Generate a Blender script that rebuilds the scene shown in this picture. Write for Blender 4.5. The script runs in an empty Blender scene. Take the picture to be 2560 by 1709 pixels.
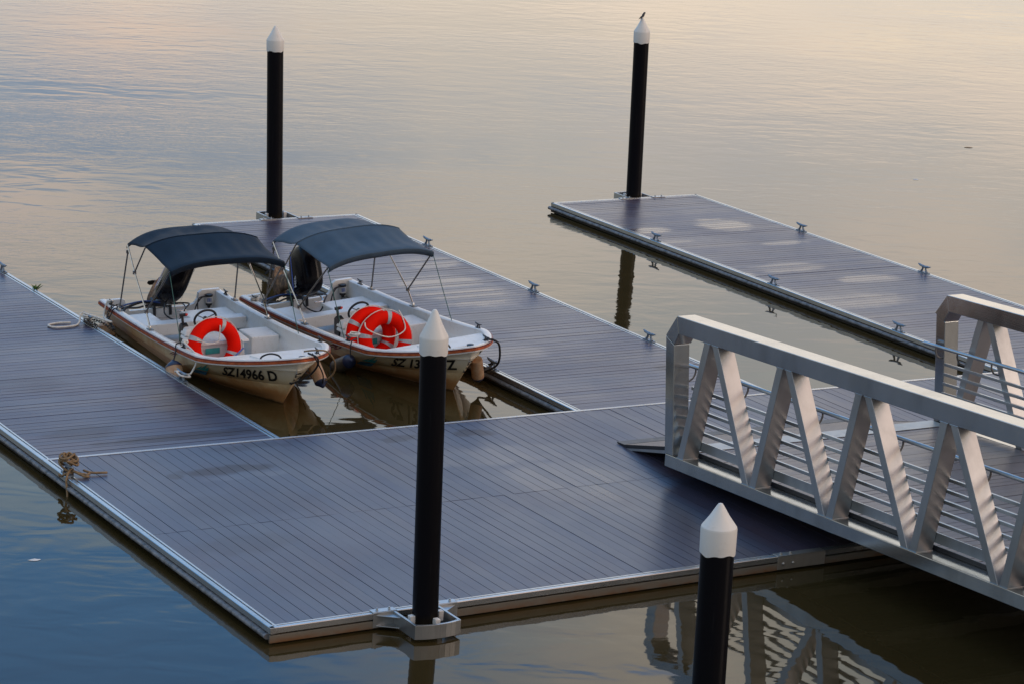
import bpy, math, random
from mathutils import Matrix, Vector
random.seed(7)
RAD=math.radians; PI=math.pi
sc=bpy.context.scene; COL=sc.collection

# ------------------------------------------------------------------ mesh helpers
class MB:
    def __init__(s): s.v=[]; s.f=[]; s.m=[]
    def add(s,vs,fs,mi=0):
        b=len(s.v); s.v+= [tuple(map(float,p)) for p in vs]
        s.f+=[tuple(b+i for i in f) for f in fs]; s.m+=[mi]*len(fs); return s
    def hexa(s,p,mi=0):          # 8 corners: bottom ring 0-3, top ring 4-7
        return s.add(p,[(3,2,1,0),(4,5,6,7),(0,1,5,4),(1,2,6,5),(2,3,7,6),(3,0,4,7)],mi)
    def box(s,x0,x1,y0,y1,z0,z1,mi=0):
        return s.hexa([(x0,y0,z0),(x1,y0,z0),(x1,y1,z0),(x0,y1,z0),(x0,y0,z1),(x1,y0,z1),(x1,y1,z1),(x0,y1,z1)],mi)
    def prism(s,poly,a,b,axis,mi=0):   # polygon (2D) extruded from a to b along an axis
        n=len(poly)
        def P(q,h): return (h,q[0],q[1]) if axis==0 else ((q[0],h,q[1]) if axis==1 else (q[0],q[1],h))
        s.add([P(q,a) for q in poly]+[P(q,b) for q in poly],
              [tuple(range(n))[::-1],tuple(range(n,2*n))]+[(i,(i+1)%n,n+(i+1)%n,n+i) for i in range(n)],mi); return s
    def bar(s,p0,p1,wa,wb,side=(1,0,0),mi=0):
        p0=Vector(p0);p1=Vector(p1);d=(p1-p0).normalized();a=Vector(side); a=(a-d*a.dot(d)).normalized(); b=d.cross(a)
        r=lambda p:[p-a*wa/2-b*wb/2,p+a*wa/2-b*wb/2,p+a*wa/2+b*wb/2,p-a*wa/2+b*wb/2]
        return s.hexa(r(p0)+r(p1),mi)
    def tube(s,pts,r,n=8,closed=False,mi=0,smooth=0):
        pts=[Vector(p) for p in pts]
        if smooth: pts=catmull(pts,smooth,closed)
        N=len(pts); rr=r if isinstance(r,(list,tuple)) else [r]*N
        if len(rr)!=N: rr=[rr[min(len(rr)-1,int(i*len(rr)/N))] for i in range(N)]
        up=None; vs=[]
        for i,p in enumerate(pts):
            q0=pts[i-1] if (i>0 or closed) else p; q1=pts[(i+1)%N] if (i<N-1 or closed) else p
            t=(q1-q0)
            t=t.normalized() if t.length>1e-9 else Vector((0,0,1))
            if up is None:
                up=Vector((0,0,1)) if abs(t.z)<.9 else Vector((1,0,0))
            up=(up-t*up.dot(t))
            if up.length<1e-6: up=Vector((1,0,0))-t*t.x
            up.normalize(); b=t.cross(up)
            for k in range(n):
                a=2*PI*k/n; vs.append(p+(up*math.cos(a)+b*math.sin(a))*rr[i])
        fs=[]
        for i in range(N if closed else N-1):
            j=(i+1)%N
            for k in range(n): fs.append((i*n+k,i*n+(k+1)%n,j*n+(k+1)%n,j*n+k))
        if not closed: fs+=[tuple(range(n))[::-1],tuple(range((N-1)*n,N*n))]
        return s.add(vs,fs,mi)
    def lathe(s,prof,c=(0,0,0),n=32,M=None,mi=0):   # (r,z) profile about z
        vs=[];c=Vector(c)
        for r,z in prof:
            for k in range(n):
                a=2*PI*k/n; p=Vector((r*math.cos(a),r*math.sin(a),z))
                vs.append((M@p if M else p)+c)
        fs=[]
        for i in range(len(prof)-1):
            for k in range(n): fs.append((i*n+k,i*n+(k+1)%n,(i+1)*n+(k+1)%n,(i+1)*n+k))
        fs+=[tuple(range(n))[::-1],tuple(range((len(prof)-1)*n,len(prof)*n))]
        return s.add(vs,fs,mi)
    def torus(s,c,R,r,M=None,n=40,m=12,mi=0,sq=1.0):
        c=Vector(c); vs=[]
        for i in range(n):
            a=2*PI*i/n
            for k in range(m):
                b=2*PI*k/m; p=Vector(((R+r*math.cos(b))*math.cos(a),(R+r*math.cos(b))*math.sin(a)*sq,r*math.sin(b)))
                vs.append((M@p if M else p)+c)
        return s.add(vs,[(i*m+k,((i+1)%n)*m+k,((i+1)%n)*m+(k+1)%m,i*m+(k+1)%m) for i in range(n) for k in range(m)],mi)
    def grid(s,rows,mi=0,close=False):
        n=len(rows[0]); vs=[p for r in rows for p in r]
        return s.add(vs,[(i*n+k,i*n+(k+1)%n,(i+1)*n+(k+1)%n,(i+1)*n+k) for i in range(len(rows)-1) for k in range(n if close else n-1)],mi)
    def xf(s,M): s.v=[tuple(M@Vector(p)) for p in s.v]; return s
    def build(s,name,mats,parent=None,smooth=False,bevel=0,solid=0,sub=0,angle=40):
        me=bpy.data.meshes.new(name); me.from_pydata(s.v,[],s.f); me.update()
        import bmesh
        bm=bmesh.new(); bm.from_mesh(me); bmesh.ops.recalc_face_normals(bm,faces=bm.faces) if not solid else None; bm.to_mesh(me); bm.free()
        if not isinstance(mats,(list,tuple)): mats=[mats]
        for m in mats: me.materials.append(m)
        if len(mats)>1: me.polygons.foreach_set('material_index',s.m)
        if smooth:
            me.polygons.foreach_set('use_smooth',[True]*len(me.polygons))
            if angle<180: me.set_sharp_from_angle(angle=RAD(angle))
        o=bpy.data.objects.new(name,me); COL.objects.link(o)
        if parent: o.parent=parent
        if solid:
            m=o.modifiers.new('thickness','SOLIDIFY'); m.thickness=solid; m.offset=0
        if sub:
            m=o.modifiers.new('sub','SUBSURF'); m.levels=sub; m.render_levels=sub
        if bevel:
            m=o.modifiers.new('bevel','BEVEL'); m.width=bevel; m.segments=2; m.limit_method='ANGLE'; m.angle_limit=RAD(50)
        return o
def catmull(p,k,closed=False):
    n=len(p); out=[]
    for i in range(n if closed else n-1):
        a=p[i-1] if (i>0 or closed) else p[i]; b=p[i]; c=p[(i+1)%n]; d=p[(i+2)%n] if (closed or i+2<n) else c
        for j in range(k):
            t=j/k; out.append(.5*((2*b)+(c-a)*t+(2*a-5*b+4*c-d)*t*t+(3*b-a-3*c+d)*t**3))
    if not closed: out.append(p[-1])
    return out
def tag(o,label=None,cat=None,group=None,kind=None):
    if label: o['label']=label
    if cat: o['category']=cat
    if group: o['group']=group
    if kind: o['kind']=kind
    return o
def empty(name,loc,label,cat,group=None,rot=None):
    o=bpy.data.objects.new(name,None); COL.objects.link(o); o.location=loc; o.empty_display_size=.2
    if rot: o.rotation_euler=rot
    return tag(o,label,cat,group)
def copy_tree(o,parent=None):
    c=o.copy(); COL.objects.link(c)
    if parent: c.parent=parent
    for ch in list(o.children): copy_tree(ch,c)
    return c

# ------------------------------------------------------------------ materials
class NT:
    def __init__(s,name):
        s.mat=bpy.data.materials.new(name); s.mat.use_nodes=True; s.t=s.mat.node_tree; s.b=s.t.nodes['Principled BSDF']
        s.tc=None
    def n(s,typ,**kw):
        x=s.t.nodes.new(typ)
        for k,v in kw.items():
            if k.startswith('i_'): x.inputs[k[2:].replace('_',' ')].default_value=v
            else: setattr(x,k,v)
        return x
    def l(s,a,b): s.t.links.new(a,b)
    def obj(s):
        if s.tc is None: s.tc=s.n('ShaderNodeTexCoord')
        return s.tc.outputs['Object']
    def noise(s,scale,detail=4,rough=.55,stretch=None,vec=None,dist=0):
        v=vec or s.obj()
        if stretch:
            m=s.n('ShaderNodeMapping'); m.inputs['Scale'].default_value=stretch; s.l(v,m.inputs['Vector']); v=m.outputs['Vector']
        x=s.n('ShaderNodeTexNoise'); x.inputs['Scale'].default_value=scale; x.inputs['Detail'].default_value=detail; x.inputs['Roughness'].default_value=rough; x.inputs['Distortion'].default_value=dist
        s.l(v,x.inputs['Vector']); return x.outputs['Fac']
    def ramp(s,fac,stops,interp='LINEAR'):
        r=s.n('ShaderNodeValToRGB'); r.color_ramp.interpolation=interp
        el=r.color_ramp.elements
        while len(el)<len(stops): el.new(.5)
        for e,(p,c) in zip(el,stops):
            e.position=p; e.color=(c,c,c,1) if isinstance(c,(int,float)) else (*c,1)
        s.l(fac,r.inputs['Fac']); return r.outputs['Color']
    def math(s,op,a,b=None,c=None,clamp=False):
        m=s.n('ShaderNodeMath',operation=op); m.use_clamp=clamp
        for i,x in enumerate((a,b,c)):
            if x is None: continue
            if isinstance(x,(int,float)): m.inputs[i].default_value=x
            else: s.l(x,m.inputs[i])
        return m.outputs[0]
    def mix(s,fac,a,b,typ='MIX'):
        m=s.n('ShaderNodeMix',data_type='RGBA',blend_type=typ); 
        for i,x in ((0,fac),(6,a),(7,b)):
            if isinstance(x,(int,float)): m.inputs[i].default_value=x
            elif isinstance(x,tuple): m.inputs[i].default_value=(*x,1)
            else: s.l(x,m.inputs[i])
        return m.outputs[2]
    def set(s,**kw):
        for k,v in kw.items():
            inp=s.b.inputs[k.replace('_',' ')]
            if isinstance(v,tuple): inp.default_value=(*v,1)
            elif isinstance(v,(int,float)): inp.default_value=v
            else: s.l(v,inp)
        return s
    def bump(s,h,dist,strength=1):
        b=s.n('ShaderNodeBump'); b.inputs['Distance'].default_value=dist; b.inputs['Strength'].default_value=strength
        s.l(h,b.inputs['Height']); s.l(b.outputs['Normal'],s.b.inputs['Normal']); return s
def simple(name,c,rough=.5,metal=0.,var=.25,scale=6,bump=0,coat=0,spec=.5,stretch=None):
    m=NT(name); f=m.noise(scale,5,.6,stretch)
    lo=tuple(x*(1-var) for x in c); hi=tuple(min(1,x*(1+var)) for x in c)
    m.set(Base_Color=m.ramp(f,[(.3,lo),(.7,hi)]),Metallic=metal,Roughness=m.math('MULTIPLY_ADD',f,.25,rough-.12,True))
    m.b.inputs['Specular IOR Level'].default_value=spec
    if coat: m.b.inputs['Coat Weight'].default_value=coat; m.b.inputs['Coat Roughness'].default_value=.08
    if bump: m.bump(m.noise(scale*8,4),bump)
    return m.mat
M={}
def mat_alu(name,base,rough,stain,stretch):
    m=NT(name); a=m.noise(2.2,6,.65,stretch); b=m.noise(6,4,.6,stretch); c=m.noise(60,3,.6,(1,.05,1))
    col=m.ramp(a,[(.25,tuple(x*.72 for x in base)),(.5,base),(.8,tuple(min(1,x*1.15) for x in base))])
    s=m.ramp(m.math('MULTIPLY',m.noise(1.3,5,.7,stretch),b),[(.30,0.),(.48,1.)])
    col=m.mix(m.math('MULTIPLY',s,.22),col,stain)
    m.set(Base_Color=col,Metallic=.85,Roughness=m.math('MULTIPLY_ADD',b,.16,rough-.08,True)); m.bump(c,.0003)
    return m.mat
M['alu']=mat_alu('brushed_aluminium',(.43,.445,.445),.34,(.30,.27,.22),(1,1,.35))
M['alu2']=mat_alu('extruded_aluminium',(.385,.40,.40),.15,(.30,.27,.22),(1,1,.35))
M['alu_dark']=mat_alu('weathered_aluminium',(.40,.39,.36),.42,(.24,.16,.09),(1,1,.3))
M['edge']=mat_alu('edge_aluminium',(.46,.475,.475),.26,(.33,.31,.27),(.4,.4,1))
def mat_fascia():
    m=NT('stained_fascia'); f=m.noise(2.5,6,.7,(1,1,2.5)); z=m.n('ShaderNodeSeparateXYZ'); m.l(m.obj(),z.inputs[0])
    low=m.math('MULTIPLY_ADD',z.outputs['Z'],-11.,1.25,True)
    k=m.math('MULTIPLY',low,m.ramp(f,[(.3,0.),(.62,1.)]))
    m.set(Base_Color=m.mix(k,(.19,.185,.155),(.19,.085,.028)),Metallic=.3,Roughness=.5); return m.mat
M['fascia']=mat_fascia()
def mat_bumper():
    m=NT('worn_rubber_strip'); f=m.noise(9,8,.75); g=m.noise(30,4,.7)
    m.set(Base_Color=m.ramp(f,[(.38,(.05,.05,.05)),(.52,(.15,.15,.155)),(.72,(.23,.23,.235))]),Roughness=m.math('MULTIPLY_ADD',g,.3,.35)); m.bump(g,.003); return m.mat
M['bumper']=mat_bumper()
def mat_float():
    m=NT('fouled_float'); f=m.noise(5,7,.75,(1,1,3)); z=m.n('ShaderNodeSeparateXYZ'); m.l(m.obj(),z.inputs[0])
    up=m.math('MULTIPLY_ADD',z.outputs['Z'],14.,-.1,True)
    c=m.ramp(f,[(.35,(.012,.010,.006)),(.5,(.05,.028,.012)),(.68,(.14,.06,.02))])
    m.set(Base_Color=m.mix(up,(.012,.011,.006),c),Roughness=.75); m.bump(f,.01); return m.mat
M['float']=mat_float()
def mat_deck(name,c0,c1,along,stains=(),glints=(),rough=.38):
    # composite boards: damp, each board toned a little by its own id (random per island)
    m=NT(name); g=m.n('ShaderNodeNewGeometry'); rnd=g.outputs['Random Per Island']
    st=(14,.8,1) if along=='y' else (.8,14,1)
    off=m.n('ShaderNodeCombineXYZ'); m.l(m.math('MULTIPLY',rnd,.14),off.inputs[0 if along=='x' else 1]); add=m.n('ShaderNodeVectorMath',operation='ADD'); m.l(m.obj(),add.inputs[0]); m.l(off.outputs[0],add.inputs[1]); BV=add.outputs[0]
    sx=m.n('ShaderNodeSeparateXYZ'); m.l(BV,sx.inputs[0])
    ragged=m.noise(3.2,4,.6,None,m.obj())
    def patches(lst,jit):
        out=0.
        for x,y,rx,ry,k in lst:
            u=m.math('DIVIDE',m.math('SUBTRACT',sx.outputs[0],x+(.07 if along=='x' else 0)),rx); v=m.math('DIVIDE',m.math('SUBTRACT',sx.outputs[1],y+(.07 if along=='y' else 0)),ry)
            d=m.math('SQRT',m.math('ADD',m.math('MULTIPLY',u,u),m.math('MULTIPLY',v,v)))
            d=m.math('ADD',d,m.math('MULTIPLY_ADD',ragged,jit,-jit/2))
            q=m.math('MULTIPLY',m.math('SUBTRACT',1.25,d,None,True),k*2.2,None,True); q=m.math('MINIMUM',q,k)
            out=q if isinstance(out,float) else m.math('MAXIMUM',out,q)
        return out
    grain=m.noise(3,5,.65,st); mid=m.noise(1.9,6,.65); big=m.noise(.35,4,.55)
    base=m.ramp(rnd,[(0.,c0),(1.,c1)])
    base=m.mix(m.math('MULTIPLY',m.ramp(grain,[(.35,0.),(.7,1.)]),.18),base,tuple(x*1.3 for x in c1))
    worn=m.noise(.40,5,.6,None,None,.3); base=m.mix(m.math('MULTIPLY',m.ramp(worn,[(.46,0.),(.62,.5)]),m.ramp(mid,[(.3,.4),(.6,1.)])),base,(.064,.034,.036))
    speck=m.ramp(m.noise(34,2,.5),[(.77,0.),(.80,1.)])
    base=m.mix(m.math('MULTIPLY',speck,.35),base,(.3,.29,.27))
    r=m.math('MULTIPLY_ADD',big,-.22,rough+.11); r=m.math('ADD',r,m.math('MULTIPLY_ADD',rnd,.04,-.02)); r=m.math('ADD',r,m.math('MULTIPLY_ADD',mid,.08,-.04))
    if stains:
        stn_=patches(stains,.9); base=m.mix(stn_,base,(.030,.014,.010)); m.l(m.math('MULTIPLY_ADD',stn_,-.42,.68),m.b.inputs['Specular IOR Level'])
    if glints:
        gl=m.math('MULTIPLY',m.math('MULTIPLY',patches(glints,.8),.7),m.ramp(rnd,[(.30,.25),(.62,1.)])); r=m.math('SUBTRACT',r,gl)
    r=m.math('MAXIMUM',r,.10)
    m.set(Base_Color=base,Roughness=r); m.b.inputs['IOR'].default_value=1.5
    m.bump(m.noise(40,3,.6,(1,.03,1) if along=='y' else (.03,1,1)),.0010); return m.mat
ST_X=[(14.9,31.95,1.5,.14,.8),(15.2,33.1,.55,1.1,.45),(13.3,32.5,.5,.28,.5),(13.5,35.0,.5,.4,.3),(22.0,36.4,.8,.5,.25),(22.9,33.1,.4,.18,.6)]
GL_X=[(22.2,38.6,.75,1.4,.20),(22.8,40.5,.5,.5,.18),(28.15,41.9,.45,.25,.26),(27.99,40.9,.5,.12,.24),(29.9,42.0,.5,.5,.27),(27.5,38.2,.45,.16,.24),(28.9,38.5,.7,.35,.2),(29.8,37.3,.6,.3,.2),(28.4,36.0,1.1,.5,.15),(30.1,40.3,.5,.16,.18),(20.9,34.6,.6,.6,.14),(15.0,33.6,.45,.55,.16)]
M['deck_x']=mat_deck('damp_deck_boards',(.042,.035,.055),(.054,.045,.072),'x',ST_X,GL_X,.36)  # violet base carries part of the sky's blue reflection
ST_Y=[(14.35,30.42,.62,.16,.75),(13.62,30.30,.10,.12,.6),(17.1,31.0,.30,.13,.65),(18.2,30.92,.28,.16,.7),(15.1,31.25,.6,.12,.35),(13.3,27.6,.65,.30,.28),(14.0,29.0,.9,.5,.16),(16.6,29.6,.9,.5,.12),(20.2,28.4,.6,.7,.6)]  # last entry just darkens the boards beneath the gangway foot
GL_Y=[(14.5,30.12,.6,.10,.08),(18.0,29.9,1.2,.4,.10),(18.3,28.6,.8,.8,.12)]
M['deck_y']=mat_deck('damp_walkway_boards',(.036,.036,.058),(.046,.047,.076),'y',ST_Y,GL_Y,.36)  # reflected sky blue is partly mixed into this base tone
M['gang_deck']=mat_deck('gangway_boards',(.070,.060,.064),(.105,.092,.096),'x')
M['black']=simple('black_gap',(.006,.006,.006),.7)
def mat_pile():
    m=NT('black_pile_sleeve'); f=m.noise(3,5,.6,(1,1,.15)); sc_=m.noise(30,4,.7,(1,1,.03)); z=m.n('ShaderNodeSeparateXYZ'); m.l(m.obj(),z.inputs[0])
    c=m.mix(m.math('MULTIPLY',m.ramp(sc_,[(.62,0.),(.72,1.)]),.35),(.004,.004,.006),(.030,.029,.030))
    sl_=m.math('MULTIPLY_ADD',z.outputs['Z'],-4.,m.math('MULTIPLY_ADD',f,1.2,.35),True); c=m.mix(sl_,c,(.028,.022,.010))
    m.set(Base_Color=c,Roughness=m.math('MULTIPLY_ADD',f,.25,.24)); m.b.inputs['Specular IOR Level'].default_value=.12; m.bump(sc_,.0006); return m.mat
M['pile']=mat_pile()
def mat_cap():
    m=NT('white_pile_cap'); f=m.noise(7,6,.7); g=m.noise(2,3)
    c=m.mix(m.ramp(f,[(.56,0.),(.78,.5)]),(.66,.66,.63),(.42,.40,.36)); m.set(Base_Color=c,Roughness=m.math('MULTIPLY_ADD',g,.2,.3)); m.bump(f,.002); return m.mat
M['cap']=mat_cap()
M['galv']=simple('galvanised_cleat',(.20,.24,.28),.45,.7,.25,20)
M['nylon']=simple('white_nylon_roller',(.62,.61,.58),.45)
def mat_hull():
    m=NT('stained_gelcoat'); z=m.n('ShaderNodeSeparateXYZ'); m.l(m.obj(),z.inputs[0]); Z=z.outputs['Z']
    f=m.noise(2.6,6,.65); st=m.noise(7,6,.7,(1.2,1.2,.12)); fine=m.noise(22,5,.7)
    yell=m.math('MULTIPLY_ADD',Z,-2.2,m.math('MULTIPLY_ADD',f,1.0,1.10),True)
    col=m.mix(yell,(.80,.77,.66),(.70,.58,.33))
    rust=m.math('MULTIPLY_ADD',Z,-3.7,m.math('MULTIPLY_ADD',f,2.1,.42),True)
    col=m.mix(m.math('MULTIPLY',rust,.85),col,(.46,.17,.04))
    weed=m.math('MULTIPLY_ADD',Z,-22.,m.math('MULTIPLY_ADD',f,2.2,-.35),True)
    col=m.mix(weed,col,(.035,.018,.008))
    drip=m.ramp(st,[(.60,0.),(.74,1.)])
    col=m.mix(m.math('MULTIPLY',drip,.35),col,(.30,.17,.07))
    scuff=m.ramp(fine,[(.66,0.),(.74,1.)]); col=m.mix(m.math('MULTIPLY',scuff,.25),col,(.25,.23,.2))
    m.set(Base_Color=col,Roughness=.33); return m.mat
M['hull']=mat_hull()
def mat_white():
    m=NT('boat_white_gelcoat'); f=m.noise(4,6,.65); g=m.noise(18,5,.7)
    c=m.mix(m.ramp(f,[(.52,0.),(.75,.5)]),(.66,.67,.66),(.46,.43,.37)); c=m.mix(m.ramp(g,[(.60,0.),(.72,.6)]),c,(.36,.31,.26))
    m.set(Base_Color=c,Roughness=m.math('MULTIPLY_ADD',g,.25,.22)); return m.mat
M['white']=mat_white()
M['liner']=simple('grey_white_liner',(.50,.51,.52),.42,0,.14,5)
M['rubrail']=simple('worn_orange_rub_rail',(.36,.085,.028),.5,0,.5,9,.002,0,.3)
M['rubrail2']=simple('dark_red_rail_insert',(.16,.022,.014),.45,0,.4,12)
M['navy']=simple('navy_canvas',(.004,.013,.026),.7,0,.35,3,.002,0,.22)
M['blue_canvas']=simple('faded_blue_canvas',(.040,.066,.094),.66,0,.2,3,.002,0,.3)
M['steel']=simple('stainless_tube',(.55,.54,.52),.22,1.,.15,12)
M['steel_dull']=simple('dull_tube',(.20,.19,.18),.4,.8,.25,12)
M['engine']=simple('black_engine_paint',(.003,.003,.005),.24,0,.3,4,0,0,.12)
M['engine_matte']=simple('black_plastic',(.016,.016,.018),.42,0,.3,10)
def mat_leg():
    m=NT('corroded_engine_leg'); f=m.noise(9,7,.75)
    m.set(Base_Color=m.ramp(f,[(.36,(.014,.014,.016)),(.5,(.10,.06,.035)),(.66,(.36,.22,.12))]),Roughness=.6); m.bump(f,.006); return m.mat
M['leg']=mat_leg()
M['decal']=simple('silver_decal',(.36,.37,.40),.4,.2)
M['decal_blue']=simple('blue_decal',(.02,.07,.33),.3)
M['orange']=simple('orange_lifebuoy',(.72,.006,.0005),.6,0,.10,5,0,0,.06)
M['tape']=simple('retroreflective_tape',(.36,.37,.385),.4,.1,.2,25)
M['rope_white']=simple('white_rope',(.62,.60,.55),.8,0,.2,30,.003)
M['rope_tan']=simple('tan_rope',(.22,.145,.075),.85,0,.45,40,.004)
M['rope_black']=simple('black_rope',(.012,.012,.014),.7)
M['rope_green']=simple('green_cord',(.03,.10,.09),.7)
M['chain']=simple('rusty_chain',(.07,.06,.05),.5,.6,.5,30)
def mat_fender(name,c,c2):
    m=NT(name); f=m.noise(6,6,.7)
    m.set(Base_Color=m.ramp(f,[(.38,c),(.62,c2)]),Roughness=.5); return m.mat
M['fender_tan']=mat_fender('stained_tan_fender',(.42,.30,.19),(.34,.16,.07))
M['fender_grey']=mat_fender('grimy_grey_fender',(.17,.155,.13),(.07,.06,.05))
M['fender_navy']=simple('navy_fender_end',(.012,.020,.055),.4)
M['letter']=simple('black_lettering',(.010,.010,.012),.4)
M['letter_red']=simple('dark_red_lettering',(.20,.03,.03),.45)
M['teal']=simple('teal_emblem',(.03,.30,.30),.4,0,.2)
M['teal2']=simple('blue_emblem',(.03,.17,.30),.4,0,.2)
M['pale']=simple('pale_emblem',(.50,.55,.54),.4)
M['red']=simple('red_mark',(.55,.04,.03),.4)
M['blue']=simple('blue_label',(.04,.10,.32),.4)
M['hose']=simple('blue_hose',(.015,.05,.20),.4)
M['leaf']=simple('green_leaf',(.08,.16,.03),.5,0,.3,30)
M['bird']=simple('dark_bird_feathers',(.012,.012,.018),.6)

# ------------------------------------------------------------------ water and world
def mat_water():
    m=NT('muddy_river_water'); geo=m.n('ShaderNodeNewGeometry').outputs['Position']
    rot=m.n('ShaderNodeMapping'); rot.inputs['Rotation'].default_value=(0,0,RAD(24)); m.l(geo,rot.inputs['Vector']); P=rot.outputs['Vector']
    # calm and ruffled patches, in metres on the river
    ruf=m.ramp(m.noise(.07,4,.6,(1,2.2,1),P,.6),[(.42,.05),(.60,.8)])
    far=m.n('ShaderNodeSeparateXYZ'); m.l(geo,far.inputs[0])
    open_=m.ramp(m.math('MULTIPLY_ADD',far.outputs['Y'],.05,-1.55,True),[(0.,.22),(1.,1.)])
    amp=m.math('MULTIPLY',ruf,open_)
    w1=m.noise(1.0,2,.5,(1,1.5,1),P,.4); w2=m.noise(3.0,3,.55,(1,1.7,1),P,.3); w3=m.noise(9.,3,.6,(1,1.5,1),P)
    h=m.math('ADD',m.math('MULTIPLY',w1,.0055),m.math('MULTIPLY',m.math('MULTIPLY_ADD',w2,.0046,m.math('MULTIPLY',w3,.0013)),amp))
    m.set(Base_Color=m.ramp(m.noise(.4,4,.6,None,geo),[(.3,(.030,.022,.008)),(.7,(.040,.029,.011))]),Roughness=.025)
    m.b.inputs['IOR'].default_value=1.33; m.bump(h,1.0); return m.mat
wm=MB(); wm.add([(-260,-60,0),(420,-60,0),(420,620,0),(-260,620,0)],[(0,1,2,3)])
tag(wm.build('water',mat_water()),kind='structure')

SUN_EL,SUN_AZ=RAD(17),RAD(128)      # azimuth clockwise from +Y
def world():
    w=bpy.data.worlds.new('World'); sc.world=w; w.use_nodes=True; t=w.node_tree; N=t.nodes; N.clear()
    L=t.links.new
    def n(typ,**k):
        x=N.new(typ)
        for a,b in k.items(): setattr(x,a,b)
        return x
    def mth(op,a,b=None,c=None,clamp=False):
        x=n('ShaderNodeMath',operation=op); x.use_clamp=clamp
        for i,q in enumerate((a,b,c)):
            if q is None: continue
            if isinstance(q,(int,float)): x.inputs[i].default_value=q
            else: L(q,x.inputs[i])
        return x.outputs[0]
    def mix(f,a,b):
        x=n('ShaderNodeMix',data_type='RGBA')
        for i,q in ((0,f),(6,a),(7,b)):
            if isinstance(q,(int,float)): x.inputs[i].default_value=q
            elif isinstance(q,tuple): x.inputs[i].default_value=(*q,1)
            else: L(q,x.inputs[i])
        return x.outputs[2]
    def ramp(f,st):
        r=n('ShaderNodeValToRGB'); e=r.color_ramp.elements
        while len(e)<len(st): e.new(.5)
        for q,(p,c) in zip(e,st): q.position=p; q.color=(c,c,c,1) if isinstance(c,(int,float)) else (*c,1)
        L(f,r.inputs[0]); return r.outputs[0]
    tc=n('ShaderNodeTexCoord'); D=tc.outputs['Generated']; sep=n('ShaderNodeSeparateXYZ'); L(D,sep.inputs[0]); X,Y,Z=sep.outputs
    sky=n('ShaderNodeTexSky',sky_type='NISHITA'); sky.sun_disc=False; sky.sun_elevation=SUN_EL; sky.sun_rotation=SUN_AZ
    sk=n('ShaderNodeVectorMath',operation='SCALE'); L(sky.outputs[0],sk.inputs[0]); sk.inputs['Scale'].default_value=.14
    blue=n('ShaderNodeVectorMath',operation='MULTIPLY'); L(sk.outputs[0],blue.inputs[0]); blue.inputs[1].default_value=(.60,1.0,1.4)
    # clouds on a flat layer overhead
    den=mth('ADD',mth('ABSOLUTE',Z),.16)
    cmb=n('ShaderNodeCombineXYZ'); L(mth('DIVIDE',X,den),cmb.inputs[0]); L(mth('DIVIDE',Y,den),cmb.inputs[1])
    def noise(scale,det,rough,dist=0.,off=0.):
        mp=n('ShaderNodeMapping'); mp.inputs['Location'].default_value=(off,off*.7,0); L(cmb.outputs[0],mp.inputs[0])
        x=n('ShaderNodeTexNoise'); x.inputs['Scale'].default_value=scale; x.inputs['Detail'].default_value=det; x.inputs['Roughness'].default_value=rough; x.inputs['Distortion'].default_value=dist
        L(mp.outputs[0],x.inputs['Vector']); return x.outputs[0]
    cov=noise(1.15,7,.56,.3,3.1)
    low=ramp(Z,[(.27,1.),(.40,0.)])                       # a bank of cloud towards the horizon
    w1=noise(2.1,5,.55,.2,11.); w2=noise(2.6,5,.55,.2,23.)
    az0=mth('ARCTAN2',X,Y); az=mth('ADD',az0,mth('MULTIPLY_ADD',w1,.20,-.10)); zz=mth('ADD',Z,mth('MULTIPLY_ADD',w2,.055,-.0275))
    sd=n('ShaderNodeVectorMath',operation='DOT_PRODUCT'); L(D,sd.inputs[0]); sd.inputs[1].default_value=(math.sin(SUN_AZ)*math.cos(SUN_EL),math.cos(SUN_AZ)*math.cos(SUN_EL),math.sin(SUN_EL))
    pk=mth('MULTIPLY',ramp(sd.outputs['Value'],[(.35,0.),(.88,1.)]),ramp(Z,[(.28,.10),(.56,1.)]))
    def blob(a,z,ra,rz):
        u=mth('DIVIDE',mth('SUBTRACT',az,a),ra); v=mth('DIVIDE',mth('SUBTRACT',zz,z),rz)
        d=mth('SQRT',mth('ADD',mth('MULTIPLY',u,u),mth('MULTIPLY',v,v)))
        m=n('ShaderNodeMapRange',interpolation_type='SMOOTHSTEP'); L(d,m.inputs[0]); m.inputs[1].default_value=0.; m.inputs[2].default_value=1.35; m.inputs[3].default_value=1.; m.inputs[4].default_value=0.
        return m.outputs[0]
    hole=mth('MULTIPLY',blob(.30,.368,.15,.075),ramp(noise(5.5,5,.6,.4,31.),[(.36,.45),(.56,1.)]))
    cf=mth('ADD',mth('MULTIPLY_ADD',low,.42,mth('MULTIPLY',hole,-.46)),mth('SUBTRACT',cov,.06))
    cf=ramp(mth('MULTIPLY_ADD',pk,.35,cf),[(.50,0.),(.62,1.)])
    warm=ramp(zz,[(.05,(1.36,1.17,.96)),(.14,(1.30,1.15,.98)),(.20,(1.26,1.17,1.04)),(.27,(1.12,1.18,1.16)),(.33,(.74,.90,.88)),(.45,(.50,.75,1.05))])
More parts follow.
